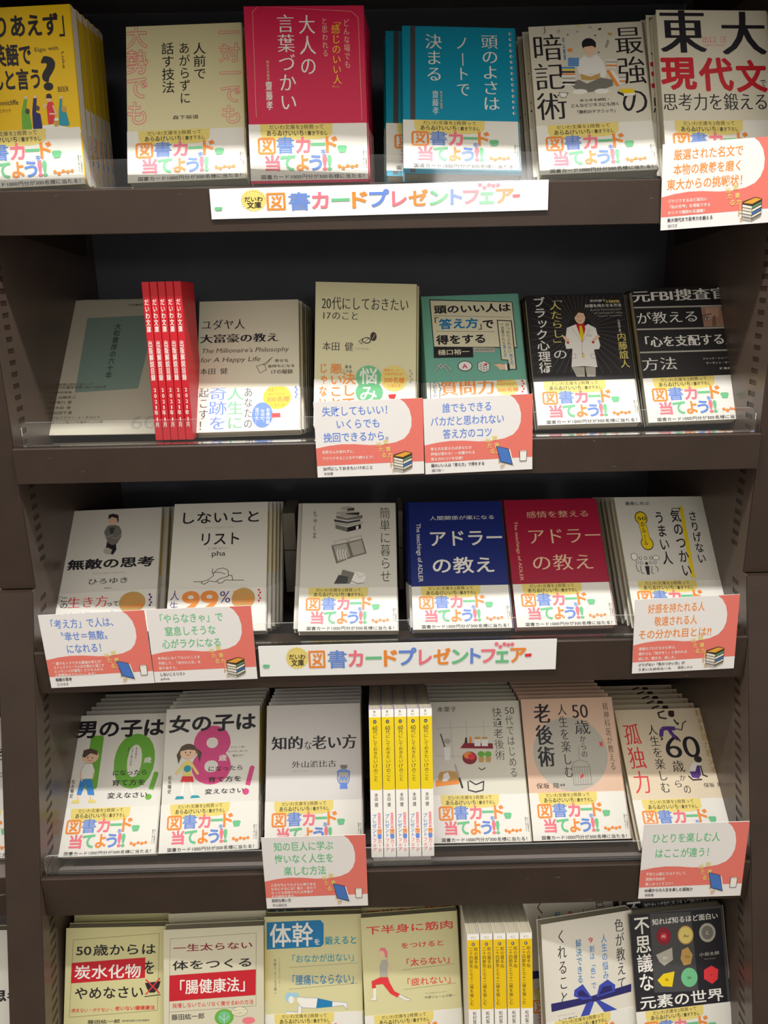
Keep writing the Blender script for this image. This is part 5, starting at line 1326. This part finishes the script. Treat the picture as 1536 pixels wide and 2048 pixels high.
def M44(p, dx=0, dy=0, dz=0):
    R, O, lean, yaw = p
    return Matrix(((R[0], R[1], R[2], O[0] + dx), (R[3], R[4], R[5], O[1] + dy), (R[6], R[7], R[8], O[2] + ZC + dz), (0, 0, 0, 1)))
def make_book(key):
    bgc, ops = D[key]
    r = bpy.data.objects.new('paperback_book', None); r.empty_display_size = .02; COL.objects.link(r)
    link('cover', cover_mesh(bgc), r); link('pages', pages_me, r)
    link('cover_print', Sheet(bgc).run(ops).done('cover_print', MAP, M_INK, CLIP), r)
    link('spine_print', spine_me, r)
    b = link('paper_band', band_me, r) if key != 'b' else None
    if key in CUSTOM:
        if CUSTOM[key]: link('band_print', Sheet().run(D[CUSTOM[key]][1]).done('band_print', MAPBC, M_INK, (.3, 100, 104.6, 147.6) if key != 'J' else (.3, 84, 104.6, 147.6)), b)
    else: link('band_print', bandprint_me, b)
    return r
def copy_tree(o, parent=None):
    c = o.copy(); COL.objects.link(c); c.parent = parent
    for ch in list(o.children): copy_tree(ch, c)
    return c
# key: (behind copies, sideways step, first sideways step, label, label of the copies behind)
PILES = {
 'A': (5, 0, 0, 'yellow paperback at top left corner showing cheering people and a question mark', 'yellow paperback behind the cheering-people cover at top left'),
 'B': (4, 0, 0, 'cream paperback with big outlined pink characters down both edges', 'cream paperback stacked behind the outlined-pink-characters cover'),
 'C': (5, .0012, 0, 'bright pink paperback with white lettering inside a thin frame', 'bright pink paperback stacked behind the front pink one'),
 'D': (3, -.0008, -.0145, 'teal paperback printed like a ring notebook with a dark strap', 'teal notebook-style paperback half hidden behind the front teal one'),
 'E': (4, -.002, -.003, 'grey-cream paperback with a boy reading cross-legged among book piles', 'paperback stacked behind the cover with the boy reading cross-legged'),
 'F': (3, 0, -.004, 'paperback at top right with huge black and red characters', 'paperback stacked behind the huge black-and-red-character cover at top right'),
 'I': (6, .0008, .002, 'pale cream paperback beside the red booklets with English script lines', 'pale cream paperback behind the one with English script lines'),
 'J': (3, .001, .003, 'plain cream paperback with a small brown nut drawing', 'cream paperback behind the one with the brown nut drawing'),
 'K': (3, -.001, -.001, 'green paperback with white text panel, knot, cube and pointing hand', 'green paperback behind the one with the pointing hand'),
 'L': (5, 0, 0, 'black paperback with a man in a pale suit spreading his hands', 'black paperback behind the one with the suited man'),
 'M': (5, 0, 0, 'black paperback with white rules and a strip photo of two eyes', 'black paperback behind the one with the photo of eyes'),
 'N': (2, .003, .004, 'off-white paperback with a tiny photo of a thinking person', 'off-white paperback behind the one with the thinking person'),
 'O': (4, .0022, .003, 'off-white paperback with a line drawing of a slumped head and orange numerals', 'off-white paperback behind the slumped-head drawing'),
 'P': (3, 0, -.006, 'grey-white paperback with pencil drawings of books, a case and clothes', 'grey-white paperback behind the pencil drawings of books and clothes'),
 'Q': (3, -.001, -.002, 'navy blue paperback with large white characters', 'navy blue paperback stacked behind the front navy one'),
 'R': (3, 0, 0, 'crimson paperback with large pale characters beside the navy one', 'crimson paperback stacked behind the front crimson one'),
 'S': (5, -.0008, 0, 'off-white paperback with a yellow stripe, yellow pill and small crowd', 'off-white paperback behind the one with the yellow stripe and pill'),
 'T': (5, 0, 0, 'white paperback with a green number 10 and a boy in blue shorts', 'white paperback behind the green number 10 cover'),
 'U': (5, 0, 0, 'white paperback with a pink number 8 and a girl in a red skirt', 'white paperback behind the pink number 8 cover'),
 'V': (5, 0, 0, 'grey-white paperback with a small blue Greek vase', 'grey-white paperback behind the one with the blue vase'),
 'X': (5, 0, 0, 'pale paperback with kitchen shelf, bread and knife drawings', 'pale paperback behind the kitchen drawings cover'),
 'Y': (5, 0, 0, 'peach paperback with a pale circle, a birdcage and red birds', 'peach paperback behind the birdcage cover'),
 'Z': (5, 0, 0, 'beige paperback with red characters and two monkeys in purple trousers', 'beige paperback behind the two monkeys cover'),
 'a': (4, 0, .001, 'pale yellow paperback with a red title bar and a crossed-out rice bowl', 'pale yellow paperback behind the crossed-out rice bowl cover'),
 'b': (4, 0, 0, 'cream paperback with a wide red title bar and a green cabbage', 'cream paperback behind the green cabbage cover'),
 'c': (4, 0, .0, 'pale yellow paperback with a blue title block and a planking figure', 'pale yellow paperback behind the planking figure cover'),
 'd': (4, 0, .0, 'pale yellow paperback with red lettering and a lunging figure', 'pale yellow paperback behind the lunging figure cover'),
 'g': (4, -.001, -.001, 'dark paperback in clear film with nine round and rough mineral samples', 'dark paperback behind the mineral samples cover')}
STEP = {1: 1.06, 2: 1.02, 3: 1.02, 4: 1.0, 5: 1.55}
ROW = {k: i for i, s in ((1, 'ABCDEF'), (2, 'IJKLM'), (3, 'NOPQRS'), (4, 'TUVXYZ'), (5, 'abcdfg')) for k in s}
NUDGE = {'B': -.0012, 'C': .0010, 'X': .0022, 'd': -.0026, 'c': -.0012, 'b': .0002, 'E': -.0008, 'F': .0008, 'g': -.0030, 'a': .0030, 'Z': -.0018, 'I': .0030, 'T': .0015}
rnd = random.Random(4); UP = {'C': .0022, 'D': .0048, 'R': .0}
ORD = ['directly behind', 'second behind', 'third behind', 'fourth behind', 'fifth behind', 'sixth behind']
for k, (n, dx, dx0, lab, lab2) in PILES.items():
    r = make_book(k); p = POSE[k]; p = (p[0], [p[1][0] + NUDGE.get(k, 0), p[1][1], p[1][2]], p[2], p[3]); r.matrix_world = M44(p)
    if k in UP: [setattr(o, 'location', (0, UP[k], 0)) for o in r.children if o.name.startswith('paper_band')]
    if k == 'A': [setattr(o, 'data', Sheet().run([('p', 'eeebe2', [(.3, .4), (12.7, .4), (12.7, 147.5), (.3, 147.5)])]).done('spine_print', MAPS(T), M_INK)) for o in r.children if o.name.startswith('spine_print')]
    grp = 'pile with ' + lab2.split('behind ')[1]
    tag(r, lab, 'book', grp)
    a_ = math.radians(p[2]); t_ = .013 * STEP[ROW[k]] + .0004; sl = (t_ * math.sin(a_) - {2: .0022, 3: .0042, 4: .0036}.get(ROW[k], 0)) / math.cos(a_)
    st = (t_ * math.cos(a_) + sl * math.sin(a_)) / math.cos(math.radians(p[3])); dn = -t_ * math.sin(a_) + sl * math.cos(a_)
    for i in range(1, n + 1):
        c = copy_tree(r); c.matrix_world = M44(p, dx0 + dx * (i - 1) + rnd.uniform(-.0003, .0003), st * i, dn * i)
        tag(c, lab2.replace('half hidden ', '').replace('stacked ', '').replace('behind', ORD[i - 1]), 'book', grp)
        if k == 'A': [setattr(o, 'data', spine_me) for o in c.children if o.name.startswith('spine_print')]
# the book whose front cover is lifted open, and the flat copies behind it
r = make_book('f'); p = POSE['f']; r.matrix_world = M44(p)
tag(r, 'white paperback with a navy blue ribbon bow, its cover lifting open', 'book', 'ribbon bow paperbacks on the lowest shelf')
q = POSE['d']; q = (q[0], [.1895, POSE['f'][1][1] + .034, POSE['f'][1][2]], q[2], q[3])
for i in range(3):
    c = copy_tree(r); c.matrix_world = M44(q, 0, .021 * i); tag(c, 'paperback %s the ribbon bow cover, left margin showing' % ORD[i], 'book', 'ribbon bow paperbacks on the lowest shelf')
# ---- books standing with the spine to the front
def turn(p, Wd, dep=W):
    return M44(p) @ Matrix.Rotation(-math.pi / 2, 4, 'Y') @ Matrix.Translation((-dep / 2, 0, Wd / 2))
def spine_book(ops, Wd, col, name='paperback_book', dep=W):
    r = bpy.data.objects.new(name, None); r.empty_display_size = .02; COL.objects.link(r)
    link('cover', cover_mesh(col, Wd, dep), r); link('pages', pages_mesh(Wd, dep), r)
    return r
PLACE = ['leftmost', 'second from the left', 'middle', 'second from the right', 'rightmost']
r0 = spine_book(None, .0071, 'c8202c', 'red_booklet', .055)
link('spine_print', Sheet().run(RED).done('spine_print', lambda x, y, z: (.0275 + .0001 + z / 1000, H - y / 1000, -x / 1000), M_INK), r0)
for i in range(5):
    r = r0 if i == 0 else copy_tree(r0); r.matrix_world = turn(POSE['H%d' % i], .0071, .055)
    tag(r, 'thin red booklet with white spine lettering, %s of the five' % PLACE[i], 'booklet', 'red booklets on the second shelf')
for nm, Wd, col, what in (('W', .0121, 'c9b6e4', 'white and yellow spine with lilac cover side'), ('E', .0125, 'e9e4da', 'yellow calendar-book spine with 422 at its top')):
    r0 = spine_book(None, Wd, col)
    if nm == 'W': link('cover_print', Sheet(col).run([('p', 'ece8e4', [(0, 0), (104, 0), (104, 30), (90, 60), (60, 90), (0, 110)]), ('p', 'b49ad8', [(40, 60), (104, 62), (104, 96), (60, 98)]), ('p', 'f2efe8', [(0, 100), (104.5, 100), (104.5, 147.5), (0, 147.5)])]).done('cover_print', MAP, M_INK), r0)
    link('spine_print', Sheet().run(SPT[nm]).done('spine_print', MAPS(Wd, .0001), M_INK), r0)
    for i in range(5):
        r = r0 if i == 0 else copy_tree(r0); r.matrix_world = turn(POSE[nm + str(i)], Wd)
        tag(r, '%s, %s of the five' % (what, PLACE[i]), 'book', 'five %s books standing spine out' % ('lilac' if nm == 'W' else 'calendar'))
    # the block that lifts their front edges
    a, b = POSE[nm + '0'][1], POSE[nm + '4'][1]; row = 4 if nm == 'W' else 5; zs = SH[row][3]; hz = a[2] - zs - .001
    g = Geo(); g.prism(a[0] - .004, b[0] + .003, [(a[1] + .004, Zw(zs) + .0004), (a[1] + .004, Zw(zs) + hz - .002), (a[1] + .090, Zw(zs) + .0012), (a[1] + .090, Zw(zs) + .0004)])
    o = link('tilting_block', g.done('tilting_block', M_FOAM)); tag(o, 'pale foam wedge under the %s' % ('five lilac-backed spines' if nm == 'W' else 'five yellow spines on the lowest shelf'), 'wedge')
# ---- pamphlets at the left of the second shelf
def leaflet_mesh(t=.0012, Wd=.128, Hd=.182):
    g = Geo(); h = Wd / 2; g.ext([(-h, 0), (h, 0), (h, Hd), (-h, Hd)], -t, 0); return g.done('sheets', mat('leaflet_paper', 'd2ccb8', .6, 0, .3))
r0 = bpy.data.objects.new('pamphlet', None); r0.empty_display_size = .02; COL.objects.link(r0); link('sheets', leaflet_mesh(), r0)
pr = link('cover_print', Sheet('d2ccb8').run(DG).done('cover_print', lambda x, y, z: (x / 1000 - .064, .182 - y / 1000, .00005 + z / 1000), M_INK, (.5, .5, 127.5, 181.5)), r0)
p = POSE['G']
for i in range(6):
    r = r0 if i == 0 else copy_tree(r0)
    r.matrix_world = M44(p, 0, (.0, .010, .012, .022, .024, .026)[i])
    tag(r, 'grey pamphlet with a green title block leaning left of the red booklets' if i == 0 else 'grey pamphlet %s the front pamphlet with the green block' % ORD[i - 1], 'pamphlet', 'pamphlets on the second shelf')
# ---- cards clipped to the shelf fronts
WHAT = {'C1': 'salmon and white card with orange headline at the right end of the top shelf', 'C2': 'salmon and white card with blue headline and drawn book pile, under the nut book', 'C3': 'salmon and white card with blue headline and drawn blue book, below the green book',
        'C4': 'salmon and white card with blue headline at the left end of the third shelf', 'C5': 'salmon and white card with green headline below the orange numerals', 'C6': 'salmon and white card with orange headline under the yellow pill book',
        'C7': 'salmon and white card with green headline under the Greek vase book', 'C8': 'salmon and white card with green headline at the right end of the fourth shelf'}
def panel(name, c, w_, h_, ro, ops, wmm, hmm, m, mi, lab, cat, grp):
    Mx = Matrix.Translation((c[0], c[1], c[2] + ZC)) @ Matrix.Rotation(-math.radians(ro), 4, 'Y')
    r = empty(name, Mx); tag(r, lab, cat, grp)
    g = Geo(); g.box(-w_ / 2, w_ / 2, 0, .0007, -h_ / 2, h_ / 2)
    o = link('paper_board', g.done('paper_board', m), r)
    o = link('card_print', Sheet().run(ops).done('card_print', lambda x, y, z: (x * w_ / wmm - w_ / 2, -.00008 - z / 1000, h_ / 2 - y * h_ / hmm), mi, (0, 0, wmm, hmm)), r)
    return r
for c, ops in CO:
    panel('shelf_card', c[2], c[3], c[4], c[5], ops, 105., 74., M_CARD, M_INK, WHAT[c[0]], 'card', 'salmon and white shelf cards')
for (row, c, w_, h_, ro) in BANNERS:
    panel('shelf_banner', c, w_, h_, ro, BANNER, 300., 31., M_LAM, M_INKG, 'long white banner with coloured rounded lettering on the %s shelf edge' % ('top' if row == 1 else 'third'), 'banner', 'long white banners')
# ---- cardboard risers seen in the gaps of the third shelf
for x0, x1, lab in ((-.1215, -.1075, 'grey cardboard riser in the gap left of the pencil drawings book'), (.0125, .0175, 'grey cardboard riser in the gap left of the navy book')):
    r = tag(empty('cardboard_riser', Matrix.Translation(((x0 + x1) / 2, .885, Zw(SH[3][3])))), lab, 'riser', 'grey cardboard risers')
    for z0, z1 in ((0, .052), (.0532, .098)):
        g = Geo(); g.box(x0, x1, .885, .94, Zw(SH[3][3]) + z0 + .0002, Zw(SH[3][3]) + z1); part('riser_block', g, M_BOARD, r)
# ---- the next bay, seen past the left upright
nb = tag(empty('neighbouring_shelf', Matrix.Translation((-.55, .68, Zw(-.5)))), 'sliver of the next bay past the left upright', 'shelf')
XL = -XI - .0345
for i in (3, 4, 5):
    zt, zb, yf, zs = SH[i]; g = Geo(); g.box(-.8, XL, yf + .003, 1.0, Zw(zs) - .003, Zw(zs)); part('shelf_board', g, M_TOP, nb)
    g = Geo(); g.box(-.8, XL, yf + .002, yf + .004, Zw(zb), Zw(zt)); part('front_lip', g, M_METAL, nb)
g = Geo(); g.box(-.8, XL, 1.001, 1.01, Zw(ZBOT), Zw(.3)); part('back_panel', g, M_DARK, nb)
for key, base, dz in (('V', 'T', 0), ('N', 'a', 0)):
    src = [o for o in COL.objects if o.name.startswith('paperback_book') and o.get('label') == PILES[key][3]][0]
    c = copy_tree(src); p = POSE[base]; c.matrix_world = M44((p[0], [XL - .0545, p[1][1], p[1][2]], p[2], 0))
    tag(c, 'white paperback in the next bay, edge showing %s' % ('beside the fourth shelf' if key == 'V' else 'at the bottom left corner'), 'book', 'books in the next bay')
# ---- floor
g = Geo(); g.box(-3, 3, -4, 1.3, -.02, 0); o = link('floor', g.done('floor', M_FLOOR)); o['kind'] = 'structure'
